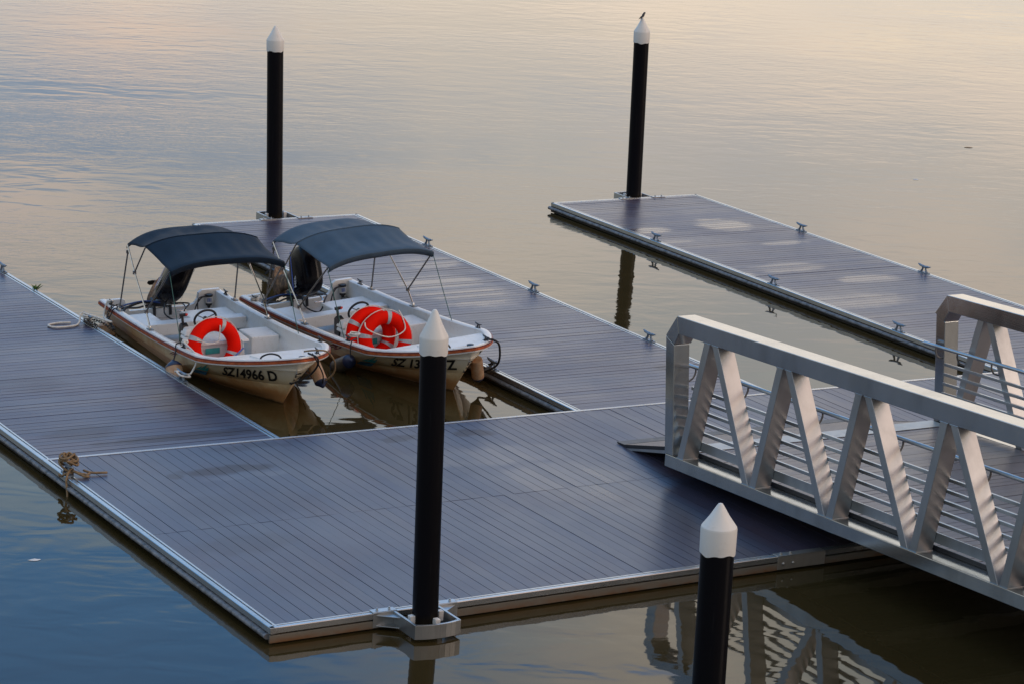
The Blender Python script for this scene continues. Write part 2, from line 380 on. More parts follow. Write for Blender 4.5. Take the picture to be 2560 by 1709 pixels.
    for (a_,z_,ra,rz,c,k) in ((.37,.172,.15,.032,(.53,.70,.95),1.),(.38,.132,.10,.020,(1.55,1.18,.96),.8),(.35,.206,.09,.013,(1.6,1.24,1.12),.8),(.38,.265,.10,.040,(.72,1.0,1.2),.85),
            (.55,.192,.075,.030,(1.80,1.55,1.18),.85),(.73,.160,.11,.040,(.98,.99,.96),.9),(.70,.116,.12,.020,(1.85,1.5,1.08),.8),(.56,.146,.07,.018,(1.0,1.02,1.05),.5),(.62,.225,.06,.02,(1.0,1.05,1.02),.6)):
        warm=mix(mth('MULTIPLY',blob(a_,z_,ra,rz),k),warm,c)
    tone=noise(1.4,6,.6,.5,8.4); warm=mix(ramp(tone,[(.38,.62),(.56,0.)]),warm,(.78,.88,1.0)); tone2=noise(1.1,5,.55,.4,41.); warm=mix(ramp(tone2,[(.50,0.),(.64,.6)]),warm,(1.72,1.40,1.12))
    warm=mix(mth('MULTIPLY',ramp(az0,[(.0,.8),(.30,0.)]),ramp(Z,[(.16,1.),(.34,0.)])),warm,(.44,.49,.46))
    back=mth('MULTIPLY',ramp(Y,[(.35,1.),(.6,0.)]),ramp(Z,[(.16,.85),(.46,0.)])); warm=mix(back,warm,(.40,.37,.34))
    hi=ramp(Z,[(.34,0.),(.52,1.)]); front=ramp(Y,[(.25,0.),(.60,1.)])
    warm=mix(mth('MULTIPLY',hi,.75),warm,mix(front,(.84,.80,.74),(.52,.72,1.08))); warm=mix(mth('MULTIPLY',pk,.9),warm,(1.38,.90,.71))
    deep=mix(.72,blue.outputs[0],(.13,.80,1.95)); deep=mix(hi,deep,mix(front,(.60,.66,.74),(.24,.66,1.42)))
    out=mix(cf,deep,warm)
    out=mix(mth('MULTIPLY',mth('MULTIPLY',ramp(az0,[(.43,.75),(.60,0.)]),front),ramp(Z,[(.255,0.),(.33,1.)])),out,mix(ramp(Z,[(.30,0.),(.38,1.)]),(.26,.72,1.35),(.16,.50,1.05)))
    bg=n('ShaderNodeBackground'); L(out,bg.inputs[0]); bg.inputs[1].default_value=1.0
    o=n('ShaderNodeOutputWorld'); L(bg.outputs[0],o.inputs[0])
world()
sl=bpy.data.lights.new('sun','SUN'); sl.energy=.55; sl.angle=RAD(18); sl.color=(1.,.78,.62)
so=bpy.data.objects.new('sun',sl); COL.objects.link(so)
sdir=Vector((math.sin(SUN_AZ)*math.cos(SUN_EL),math.cos(SUN_AZ)*math.cos(SUN_EL),math.sin(SUN_EL)))
so.rotation_euler=sdir.to_track_quat('Z','Y').to_euler(); so.location=(40,-20,30)

# ------------------------------------------------------------------ camera
cd=bpy.data.cameras.new('camera'); cam=bpy.data.objects.new('camera',cd); COL.objects.link(cam)
Rr=[(0.8614804816,-0.5041908044,0.0603573737),(-0.0690779580,-0.2341195313,-0.9697506280),(0.5030701892,0.8312518739,-0.2365178786)]
cm=Matrix.Identity(4)
for i in range(3):
    cm[i][0]=Rr[0][i]; cm[i][1]=-Rr[1][i]; cm[i][2]=-Rr[2][i]
cm[0][3],cm[1][3],cm[2][3]=0,0,10.19
cam.matrix_world=cm; cd.sensor_width=36; cd.lens=36*6958.4/2560; cd.clip_end=2000; cd.clip_start=.5; sc.camera=cam

# ------------------------------------------------------------------ pontoons
DZ=.19
def boards(bm,quad,pitch,along,z0=.145,z1=.186,gap=.007,cuts=()):
    """boards filling a quad (fl,fr,rr,rl); along 'y' runs front to rear, along 'x' runs left to right"""
    fl,fr,rr,rl=[Vector((*q,0)) for q in quad]
    w=((fr-fl).length if along=='y' else (rl-fl).length); n=max(1,round(w/pitch))
    def pt(a,b):
        return (fl*(1-a)+fr*a)*(1-b)+(rl*(1-a)+rr*a)*b
    g=gap/w/2
    for i in range(n):
        a0=i/n+g; a1=(i+1)/n-g
        segs=[0.]+list(cuts)+[1.]
        for k in range(len(segs)-1):
            b0=segs[k]+(.0006 if k else 0); b1=segs[k+1]-(.0006 if k<len(segs)-2 else 0)
            t=[random.uniform(-.0013,.0013) for _ in range(2)]; h=random.uniform(-.0012,.0012)
            P=[pt(a0,b0),pt(a1,b0),pt(a1,b1),pt(a0,b1)] if along=='y' else [pt(b0,a0),pt(b1,a0),pt(b1,a1),pt(b0,a1)]
            s=[t[0],t[1],t[1],t[0]] if along=='y' else [t[0],t[0],t[1],t[1]]
            bm.hexa([(p.x,p.y,z0) for p in P]+[(p.x,p.y,z1+h+q) for p,q in zip(P,s)])
def sweep(bm,p0,p1,prof,mi=0):
    """profile (outward offset, z) swept from p0 to p1; outward is to the right of the direction of travel"""
    p0=Vector((*p0,0));p1=Vector((*p1,0)); d=(p1-p0).normalized(); o=Vector((d.y,-d.x,0)); n=len(prof)
    vs=[p0+o*a+Vector((0,0,z)) for a,z in prof]+[p1+o*a+Vector((0,0,z)) for a,z in prof]
    bm.add(vs,[tuple(range(n)),tuple(range(n,2*n))[::-1]]+[(i,n+i,n+(i+1)%n,(i+1)%n) for i in range(n)],mi)
RAIL=[(-.105,.150),(-.105,.190),(-.078,.191),(-.076,.170),(-.058,.170),(-.056,.193),(-.006,.193),(0,.187),(0,.128),(-.012,.120),(-.05,.120)]
LIP=[(-.004,.155),(-.004,.192),(.018,.192),(.020,.186),(.026,.186),(.028,.192),(.052,.192),(.056,.155)]
FRONT_LOW=[(-.03,.106),(-.004,.106),(-.004,.022),(-.03,.022)]
def bumper(bm,p0,p1):
    p0=Vector((*p0,0));p1=Vector((*p1,0)); L=(p1-p0).length; k=max(1,int(L/3.6)); 
    for i in range(k):
        a=p0.lerp(p1,i/k+.004/L); b=p0.lerp(p1,(i+1)/k-.004/L)
        d=(p1-p0).normalized(); o=Vector((d.y,-d.x,0)); prof=[(-.02,.112)]+[(.042*math.cos(t),.080+.032*math.sin(t)) for t in [PI/2-PI*j/8 for j in range(9)]]+[(-.02,.048)]
        sweep(bm,a.xy,b.xy,prof)
def cleat_mesh():
    b=MB(); b.prism([(-.035,-.13),(.035,-.13),(.04,0),(.035,.13),(-.035,.13),(-.04,0)],0,.012,2)
    for s in (-1,1):
        b.tube([(0,.075*s,.01),(0,.045*s,.055),(0,.035*s,.10)],[.022,.017,.018],8)
    b.tube([(0,-.17,.128),(0,-.10,.112),(0,0,.104),(0,.10,.112),(0,.17,.128)],[.011,.021,.024,.021,.011],8,smooth=3)
    return b
CL=cleat_mesh()
def cleat(parent,x,y,ang=0.,org=(0,0,0)):
    b=MB(); b.add(CL.v,CL.f); b.xf(Matrix.Translation(Vector((x,y,.1935))-Vector(org))@Matrix.Rotation(ang,4,'Z'))
    return b.build('cleat',M['galv'],parent,smooth=True)
def guide(parent,px,py,s,edge,out=.30,w=.56):
    """welded pile guide: a box open at deck side, bowed outer plate. s=-1 stands off towards -Y, +1 towards +Y"""
    t=.03; z0,z1=.035,.195
    g=MB(); yo=py+s*.26; yi=edge
    n=9; outer=[];inner=[]
    for i in range(n):
        u=-1+2*i/(n-1); outer.append((px+u*w/2,yo+s*.05*(1-u*u))); inner.append((px+u*(w/2-t),yo+s*(.05*(1-u*u)-t)))
    for i in range(n-1):
        q=[outer[i],outer[i+1],inner[i+1],inner[i]]; g.hexa([(a,b,z0) for a,b in q]+[(a,b,z1) for a,b in q])
    for sd in (-1,1):
        g.hexa([(a,b,z) for z in (z0,z1) for a,b in [(px+sd*w/2,yo),(px+sd*(w/2-t),yo),(px+sd*(w/2-t),yi),(px+sd*w/2,yi)]])
        # gusset wings and deck plate with bolts
        for z in (z0+.01,z1-.035):
            g.prism([(px+sd*w/2,yi),(px+sd*(w/2+.22),yi),(px+sd*w/2,yi+s*.17)],z,z+.012,2)
        g.box(min(px+sd*(w/2-.05),px+sd*(w/2+.24)),max(px+sd*(w/2-.05),px+sd*(w/2+.24)),min(yi,yi-s*.10),max(yi,yi-s*.10),.194,.204)
        g.box(min(px+sd*(w/2-.05),px+sd*(w/2+.24)),max(px+sd*(w/2-.05),px+sd*(w/2+.24)),min(yi,yi+s*.012),max(yi,yi+s*.012),.03,.200)
        for k in (0.02,.17):
            g.lathe([(.018,.204),(.018,.210),(.011,.211),(.011,.232),(.0,.233)],(px+sd*(w/2+k),yi-s*.05,0),8)
    o=g.build('pile_guide',M['alu'],parent,bevel=.003)
    for (dx,dy) in ((-.185,0),(.185,.04),(.02,s*.185)):
        r=MB(); r.box(px+dx-.03,px+dx+.03,py+dy-.035,py+dy+.035,.10,.215); r.build('guide_roller',M['nylon'],o,bevel=.006)
    return o
def floatbox(parent,quad,inset=.05):
    f=MB(); fl,fr,rr,rl=quad
    q=[(fl[0]+inset,fl[1]+inset),(fr[0]-inset,fr[1]+inset),(rr[0]-inset,rr[1]-inset),(rl[0]+inset,rl[1]-inset)]
    f.hexa([(x,y,-.28) for x,y in q]+[(x,y,.142) for x,y in q]); return f.build('float',M['float'],parent)

MX1=44.0
mf=lambda x: 24.919+.0186*(x-12.337)      # front edge of the walkway
mr=lambda x: 31.489-.01236*(x-12.414)     # rear edge
wk=empty('walkway_pontoon',(0,0,0),'wide main walkway of long dark boards joining the three fingers under the gangway','pontoon','floating pontoons')
q=[(12.44,mf(12.44)+.10),(MX1,mf(MX1)+.10),(MX1,mr(MX1)-.01),(12.44,mr(12.44)-.01)]
b=MB(); boards(b,q,.1516,'y',cuts=(.505,)); b.build('decking',M['deck_y'],wk)
b=MB(); sweep(b,(12.335,mf(12.335)),(19.0,mf(19.0)),RAIL); sweep(b,(19.66,mf(19.66)),(MX1,mf(MX1)),RAIL)
sweep(b,(12.335,mf(12.335)),(19.0,mf(19.0)),FRONT_LOW,1); sweep(b,(19.66,mf(19.66)),(MX1,mf(MX1)),FRONT_LOW,1)
b.build('edge_rail',[M['edge'],M['fascia']],wk,bevel=.002)
b=MB(); sweep(b,(12.335,31.49),(12.335,mf(12.335)+.001),RAIL); b.build('edge_rail',M['edge'],wk,bevel=.002)
b=MB(); sweep(b,(MX1,mr(MX1)),(12.335,mr(12.335)),LIP); b.build('edge_rail',M['edge'],wk,bevel=.002)
b=MB(); bumper(b,(12.335,31.49),(12.335,mf(12.335)+.06)); b.build('bumper_strip',M['bumper'],wk,smooth=True)
b=MB(); b.box(18.99,19.68,mf(19.3)-.012,mf(19.3)+.004,.03,.185); b.box(18.99,19.68,mf(19.3)-.01,mf(19.3)+.105,.188,.197)
for x in (19.06,19.2): 
    b.lathe([(.02,.197),(.02,.205),(.012,.206),(.012,.222),(0,.223)],(x,mf(19.1)+.045,0),8)
    b.lathe([(.022,0),(.016,.012),(0,.02)],(x+.01,mf(19.1)-.012,.10),8,Matrix.Rotation(RAD(90),4,'X'))
b.build('splice_plate',M['alu_dark'],wk,bevel=.002)
guide(wk,14.09,24.70,-1,mf(14.1)-.001)
floatbox(wk,[(12.335,mf(12.335)),(MX1,mf(MX1)),(MX1,mr(MX1)),(12.335,mr(12.335))])
cleat(wk,12.40,30.84)

def finger(x0,x1,yf0,yf1,ye0,ye1,label,cl_left,cl_right,g=None):
    r=empty('finger_pontoon',(0,0,0),label,'pontoon','floating pontoons')
    q=[(x0+.10,yf0+.062),(x1-.10,yf1+.062),(x1-.10,ye1-.10),(x0+.10,ye0-.10)]
    b=MB(); boards(b,q,.145,'x',gap=.011); b.build('decking',M['deck_x'],r)
    b=MB(); sweep(b,(x0,ye0),(x0,yf0+.004),RAIL); b.build('edge_rail',M['edge'],r,bevel=.002)
    b=MB(); sweep(b,(x1,yf1+.004),(x1,ye1),RAIL); b.build('edge_rail',M['edge'],r,bevel=.002)
    b=MB(); sweep(b,(x1,ye1),(x0,ye0),RAIL); sweep(b,(x1,ye1),(x0,ye0),FRONT_LOW,1); b.build('edge_rail',[M['edge'],M['fascia']],r,bevel=.002)
    b=MB(); bumper(b,(x0,ye0+.05),(x0,yf0)); b.build('bumper_strip',M['bumper'],r,smooth=True)
    b=MB(); bumper(b,(x1,yf1),(x1,ye1+.05)); b.build('bumper_strip',M['bumper'],r,smooth=True)
    b=MB()
    for s,(x,ya,yb) in ((1,(x0,yf0,ye0)),(-1,(x1,yf1,ye1))):
        b.box(min(x+s*.004,x+s*.03),max(x+s*.004,x+s*.03),ya,yb,.012,.118)
    b.build('side_plate',M['float'],r)
    floatbox(r,[(x0,yf0-.1),(x1,yf1-.1),(x1,ye1),(x0,ye0)])
    for y in cl_left: cleat(r,x0+.052,y)
    for y in cl_right: cleat(r,x1-.052,y)
    if g: guide(r,g[0],g[1],1,g[2])
    return r
me_=lambda x: 44.53+.0265*(x-23.45)
finger(12.335,15.612,mr(12.335),mr(15.6),48.,48.08,'finger pontoon running off the left edge, with tied white ropes',(),(41.66,38.02,34.54))
finger(20.11,23.455,mr(20.1),mr(23.4),me_(20.1),me_(23.45),'finger pontoon beside the canopied boats, pale wet patches on its boards',(33.81,),(41.73,38.09,34.60),(21.97,44.86,me_(22)))
finger(27.70,31.115,mr(27.7),mr(31.1),me_(27.7),me_(31.1),'farthest finger pontoon, empty berths both sides, cleats along both edges',(41.05,37.39,33.95),(41.12,37.46,33.9),(29.79,44.98,me_(29.8)))

# ------------------------------------------------------------------ piles
def pile(x,y,r,ztop,label,cone=.25,col=.20,lean=(0,0)):
    e=empty('mooring_pile',(x,y,0),label,'pile','black mooring piles with white caps')
    e.rotation_euler=(-lean[1]/ztop,lean[0]/ztop,0)
    b=MB(); b.lathe([(r,-1.5),(r,.0),(r*.997,1.2),(r,ztop-cone-col+.005)],n=48); b.build('shaft',M['pile'],e,smooth=True)
    z=ztop-cone-col; R=r+.010
    b=MB(); n=48; prof=[(R-.006,z+.004),(R,z),(R+.003,z+col-.012),(R-.002,z+col+.006),(R*.55,z+col+cone*.47),(.030,ztop-.022),(.018,ztop-.006),(.004,ztop)]
    b.lathe(prof,n=n); vs=[]
    for i,p in enumerate(b.v):
        if i<2*n:
            a=math.atan2(p[1],p[0]); p=(p[0],p[1],p[2]+.008*math.sin(3*a+x)+.006*math.sin(7*a+y))
        vs.append(p)
    b.v=vs; b.build('cap',M['cap'],e,smooth=True,angle=20)
    return e
pile(21.945,44.87,.1465,3.64,'black pile with greyish white cap behind the two canopied boats',lean=(-.152,-.024))
pile(29.765,44.92,.1465,3.69,'black pile at the far finger end, a bird on its cap',.25,.22,(-.136,-.074))
pile(14.075,24.70,.141,3.585,'black pile in a welded guide at the near walkway edge',.29,.18,(-.097,-.009))
pile(13.21,18.195,.1425,3.474,'nearest pile, standing free in front of the gangway',.21,.225,(-.06,0))
# bird on the tip of the far pile
b=MB(); bx=Vector((29.632,44.848,3.682))
b.tube([(.085,0,.012),(.05,0,.028),(.0,0,.05),(-.035,0,.082),(-.052,0,.098),(-.070,0,.104),(-.088,0,.100)],[.006,.014,.026,.022,.019,.016,.004],8,smooth=2)
b.tube([(.04,.012,.04),(.09,.015,.010),(.125,.016,-.012)],[.012,.009,.003],6); b.tube([(.04,-.012,.04),(.09,-.015,.010),(.13,-.02,-.008)],[.012,.009,.003],6)
b.tube([(0,.008,.03),(0,.008,-.002)],.003,5); b.tube([(0,-.008,.03),(0,-.008,-.002)],.003,5)
b.xf(Matrix.Rotation(RAD(210),4,'Z')); o=b.build('bird',M['bird'],None,smooth=True); o.location=bx
tag(o,'small dark bird perched on the tip of the far pile cap','bird')

# ------------------------------------------------------------------ gangway
gw=empty('gangway',(19.45,28.2,.373),'grey aluminium truss gangway sloping down onto the walkway','gangway')
SL=.049; TEND=15.0; W=4.61
def gp(x,t,z): return (x,-t,z+SL*t)
def yz(t,z): return (-t,z+SL*t)
def mirror(x,far): return W-x if far else x
for far in (0,1):
    mx=lambda x: mirror(x,far)
    def prism(poly,x0,x1,name,mat=M['alu'],bev=.007):
        b=MB(); b.prism([yz(*p) for p in poly],*sorted((mx(x0),mx(x1))),0); return b.build(name,mat,gw,bevel=bev)
    prism([(0,0),(TEND,0),(TEND,.163),(0,.163)],0,.27,'bottom_chord',M['alu2'])
    prism([(-.02,.165),(.165,.165),(.012,1.585),(-.185,1.675)],.002,.238,'post',M['alu2'])
    prism([(-.187,1.680),(.012,1.590),(.098,1.742),(.030,1.962)],.001,.262,'corner_elbow',M['alu2'])
    prism([(.034,1.964),(.102,1.742),(TEND,1.742),(TEND,1.964)],0,.27,'top_chord',M['alu2'])
    NB=[.26+1.556*k for k in range(12)]; NTp=[.81+1.535*k for k in range(10)]
    for k in range(10):
        if NTp[k]>TEND-.3: break
        tb=.30 if k==0 else NB[k]+.055
        h=.052
        def diag(t0,t1):
            b=MB(); w=.062
            b.prism([yz(t0-w,.162),yz(t0+w,.162),yz(t1+w,1.743),yz(t1-w,1.743)],*sorted((mx(.003),mx(.236))),0)
            for (tt,zz_) in ((t0,.166),(t1,1.739)): b.tube([gp(mx(.0),tt-w-.004,zz_),gp(mx(.0),tt+w+.004,zz_),gp(mx(.240),tt+w+.004,zz_),gp(mx(.240),tt-w-.004,zz_)],.008,6,True)
            b.build('diagonal',M['alu'],gw,bevel=.006)
        diag(tb+.03,NTp[k]-.085)
        if NB[k+1]<TEND: diag(NB[k+1]-.065,NTp[k]+.085)
        # weld beads at the foot of each pair
    b=MB()
    for z in (1.05,.915,.785,.65,.515):
        b.prism([yz(.12,z-.04),yz(TEND,z-.04),yz(TEND,z),yz(.12,z)],*sorted((mx(.240),mx(.275))),0)
    b.build('infill_rails',M['alu'],gw,bevel=.003)
    b=MB(); b.prism([yz(.12,.268),yz(TEND,.268),yz(TEND,.39),yz(.12,.39)],*sorted((mx(.240),mx(.252))),0); b.build('toe_board',M['alu'],gw)
    b=MB(); b.tube([gp(mx(.36),-.22,1.27),gp(mx(.36),TEND,1.27)],.026,12)
    b.build('handrail',M['alu'],gw,smooth=True)
    for k in range(11):
        t=.02+1.0*k if k==0 else NTp[k-1]+.36
        for dt in ((0,) if k==0 else (0,-.70)):
            if t+dt>TEND or t+dt<0: continue
            b=MB(); b.tube([gp(mx(.36),t+dt,1.245),gp(mx(.355),t+dt,1.19),gp(mx(.31),t+dt,1.12),gp(mx(.225),t+dt,1.09)],.013,6,smooth=3); b.build('rail_bracket',M['steel_dull'],gw,smooth=True)
b=MB(); n=int(TEND/.145)
for i in range(n):
    t0=.02+i*.145; t1=t0+.138; h=random.uniform(-.002,.002); k=random.uniform(-.0015,.0015)
    b.hexa([gp(.285,t0,.165),gp(W-.285,t0,.165),gp(W-.285,t1,.165),gp(.285,t1,.165),gp(.285,t0,.222+h+k),gp(W-.285,t0,.222+h+k),gp(W-.285,t1,.222+h-k),gp(.285,t1,.222+h-k)][::1])
b.build('decking',M['gang_deck'],gw)
for x in (.272,W-.284):
    b=MB(); b.prism([yz(.02,.166),yz(TEND,.166),yz(TEND,.224),yz(.02,.224)],x,x+.012,0); b.build('deck_edge',M['engine_matte'],gw)
b=MB(); b.prism([yz(.01,.02),yz(TEND,.02),yz(TEND,.155),yz(.01,.155)],.29,.33,0); b.prism([yz(.01,.02),yz(TEND,.02),yz(TEND,.155),yz(.01,.155)],W-.33,W-.29,0)
for k in range(10): b.box(.33,W-.33,-(1+1.5*k)-.05,-(1+1.5*k)+.05,.03+SL*(1+1.5*k),.15+SL*(1+1.5*k))
b.build('floor_beam',M['alu_dark'],gw)
# hinged ramp flap
b=MB(); n=10; flz=lambda t:.205+(t)*(.205+.165)/1.50       # t runs from 0 to -1.5
for i in range(n):
    t0=-.02-i*.146; t1=t0-.140
    b.hexa([(.36,-t0,flz(t0)-.045),(W-.36,-t0,flz(t0)-.045),(W-.36,-t1,flz(t1)-.045),(.36,-t1,flz(t1)-.045),(.36,-t0,flz(t0)),(W-.36,-t0,flz(t0)),(W-.36,-t1,flz(t1)),(.36,-t1,flz(t1))])
fl=b.build('ramp_flap',M['gang_deck'],gw)
for x in (.34,W-.38):
    b=MB(); b.hexa([(x,.0,flz(0)-.10),(x+.04,0,flz(0)-.10),(x+.04,1.42,flz(-1.42)-.075),(x,1.42,flz(-1.42)-.075),(x,0,flz(0)-.047),(x+.04,0,flz(0)-.047),(x+.04,1.42,flz(-1.42)-.047),(x,1.42,flz(-1.42)-.047)]); b.build('flap_frame',M['alu'],fl)
    k=.003 if x<1 else .037; b=MB(); b.hexa([(x+k-.003,.0,flz(0)-.046),(x+k+.021,0,flz(0)-.046),(x+k+.021,1.50,flz(-1.50)-.046),(x+k-.003,1.50,flz(-1.50)-.046),(x+k-.003,0,flz(0)+.003),(x+k+.021,0,flz(0)+.003),(x+k+.021,1.50,flz(-1.50)+.003),(x+k-.003,1.50,flz(-1.50)+.003)]); b.build('flap_edge',M['engine_matte'],fl)
b=MB(); b.hexa([(.35,1.48,flz(-1.48)-.04),(W-.35,1.48,flz(-1.48)-.04),(W-.35,1.66,-.177),(.35,1.66,-.177),(.35,1.48,flz(-1.48)+.003),(W-.35,1.48,flz(-1.48)+.003),(W-.35,1.66,-.165),(.35,1.66,-.165)]); b.build('flap_nosing',M['engine_matte'],fl)
b=MB(); b.hexa([gp(.30,.0,.224),gp(W-.30,.0,.224),gp(W-.30,.34,.226),gp(.30,.34,.226),gp(.30,.0,.230),gp(W-.30,.0,.230),gp(W-.30,.34,.232),gp(.30,.34,.232)]); b.build('threshold_plate',M['alu_dark'],gw)
random.seed(21)
b=MB()
for cx,ct in ((3.9,.95),(3.5,1.35),(3.2,1.9),(3.95,2.5)):
    for k in range(7):
        x=cx+random.uniform(-.22,.22); t=ct+random.uniform(-.12,.12); r=random.uniform(.015,.045)
        pts=[(r*math.cos(u)*random.uniform(.6,1.2),r*.6*math.sin(u)*random.uniform(.6,1.2)) for u in [2*PI*j/7 for j in range(7)]]
        zt=.2275+SL*t
        b.add([(x+px+19.45,28.2-t+py,.373+zt+.001) for px,py in pts]+[(x+19.45,28.2-t,.373+zt+.008)],[(j,(j+1)%7,7) for j in range(7)])
tag(b.build('dead_leaves',simple('dead_leaves',(.05,.045,.02),.8)),'scattered dead leaves and droppings on the gangway boards','leaves',kind='stuff')

# ------------------------------------------------------------------ boats
# boat frame: X to the right of the picture, S metres forward from the transom, Z up
BL=5.805
def V(X,S,Z): return Vector((X,2.4-S,Z))
def zs(S): u=min(max(S/BL,0),1.02); return .361+.353*u*u+.103*u**8
FL=[0.,.10,.212,.36,.365,.48,.592,.598,.606,.75,.88,.93,1.]
def lerpt(f,tab):
    for (a,x),(b_,y) in zip(tab,tab[1:]):
        if f<=b_: return x+(y-x)*(f-a)/(b_-a)
    return tab[-1][1]
TH=[(0,.03),(.10,.46),(.212,.735),(.36,.808),(.365,.836),(.48,.858),(.592,.866),(.598,.846),(.606,.896),(.75,.905),(.88,.925),(.93,.945),(1,.969)]
T1=[(0,1.8),(.212,2.6),(.6,3.45),(.9,4.2),(1,4.342)]
TE=[(0,4.55),(.10,4.90),(.212,5.097),(.93,5.745),(1,5.805)]
TP=[(0,1.05),(.212,1.12),(.6,1.22),(1,1.355)]
def wid(f,S,dh=0.,dL=0.):
    h=lerpt(f,TH)-dh; s1=lerpt(f,T1); e=lerpt(f,TE)-dL; p=lerpt(f,TP)
    t=(S-s1)/(e-s1)
    if t<=0: return h
    if t>=1: return 0.
    return h*(1-t**p)**(1/p)
def zl(f,S): return -.22+(zs(S)+.22)*f
def stations(f,dL=0.,n1=9,n2=20,S0=0.):
    s1=lerpt(f,T1); e=lerpt(f,TE)-dL
    return [S0+(s1-S0)*i/n1 for i in range(n1)]+[s1+(e-s1)*math.sin(PI/2*i/n2) for i in range(n2+1)]
NST=30
def hrow(f): return [Vector((wid(f,S),S,zl(f,S))) for S in stations(f)]
HROWS=[hrow(f) for f in FL]
def hgrid(f,u):
    f=min(max(f,0),1); u=min(max(u,0),NST-1-1e-6)
    for i in range(len(FL)-1):
        if f<=FL[i+1]: break
    t=(f-FL[i])/(FL[i+1]-FL[i]); k=int(u); v=u-k
    return HROWS[i][k].lerp(HROWS[i][k+1],v).lerp(HROWS[i+1][k].lerp(HROWS[i+1][k+1],v),t)
def hullpt(f,u,side=-1,off=0.):
    p=hgrid(f,u); a=hgrid(f,u+.05)-hgrid(f,u-.05); c=hgrid(f+.012,u)-hgrid(f-.012,u); n=a.cross(c)
    n.normalize()
    if n.x<0: n=-n
    p=p+n*off; return V(side*p.x,p.y,p.z)
def outline(f=1.,dh=0.,dL=0.,z=None,S0=0.,n1=9,n2=20):
    st=stations(f,dL,n1,n2,S0); L=[]; 
    for S in st: L.append(V(-wid(f,S,dh,dL),S,(z(S) if callable(z) else z) if z is not None else zl(f,S)))
    Rr_=[Vector((-p.x,p.y,p.z)) for p in L[:-1]]
    return L+Rr_[::-1]
def text_mesh(s,size):
    cu=bpy.data.curves.new('letters','FONT'); cu.body=s; cu.size=size; cu.offset=.006*size/.2; cu.resolution_u=3
    ob=bpy.data.objects.new('letters',cu); COL.objects.link(ob)
    dg=bpy.context.evaluated_depsgraph_get(); me=bpy.data.meshes.new_from_object(ob.evaluated_get(dg))
    vs=[tuple(v.co) for v in me.vertices]; fs=[tuple(p.vertices) for p in me.polygons]
    bpy.data.objects.remove(ob); bpy.data.curves.remove(cu); bpy.data.meshes.remove(me); return vs,fs
def on_hull(parent,name,vs,fs,mats,S0,f0,side=-1,slant=0.,off=.006,flip=1,mi=None):
    """flat artwork (x,y in metres) laid on the topside; x follows the hull towards the bow, y follows it upwards"""
    u=0.
    while hgrid(f0,u).y<S0 and u<NST-1.1: u+=.02
    tab=[(0.,u)]; a=0.; prev=hgrid(f0,u); u_0=u
    while u<NST-1.03:
        u+=.03; q=hgrid(f0,u); a+=(q-prev).length; prev=q; tab.append((a,u))
    du=(hgrid(f0,u_0)-hgrid(f0,u_0-.5)).length/.5
    def atx(x): return u_0+x/du if x<=0 else lerpt(x,tab)
    out=[]
    for x,y,_ in vs:
        u=atx(flip*x+slant*y); Hh=.22+hgrid(f0,u).z; out.append(hullpt(min(f0+y/(Hh/f0),.995),u,side,off))
    b=MB(); b.v=[tuple(p) for p in out]; b.f=list(fs); b.m=mi or [0]*len(fs)
    return b.build(name,mats,parent)

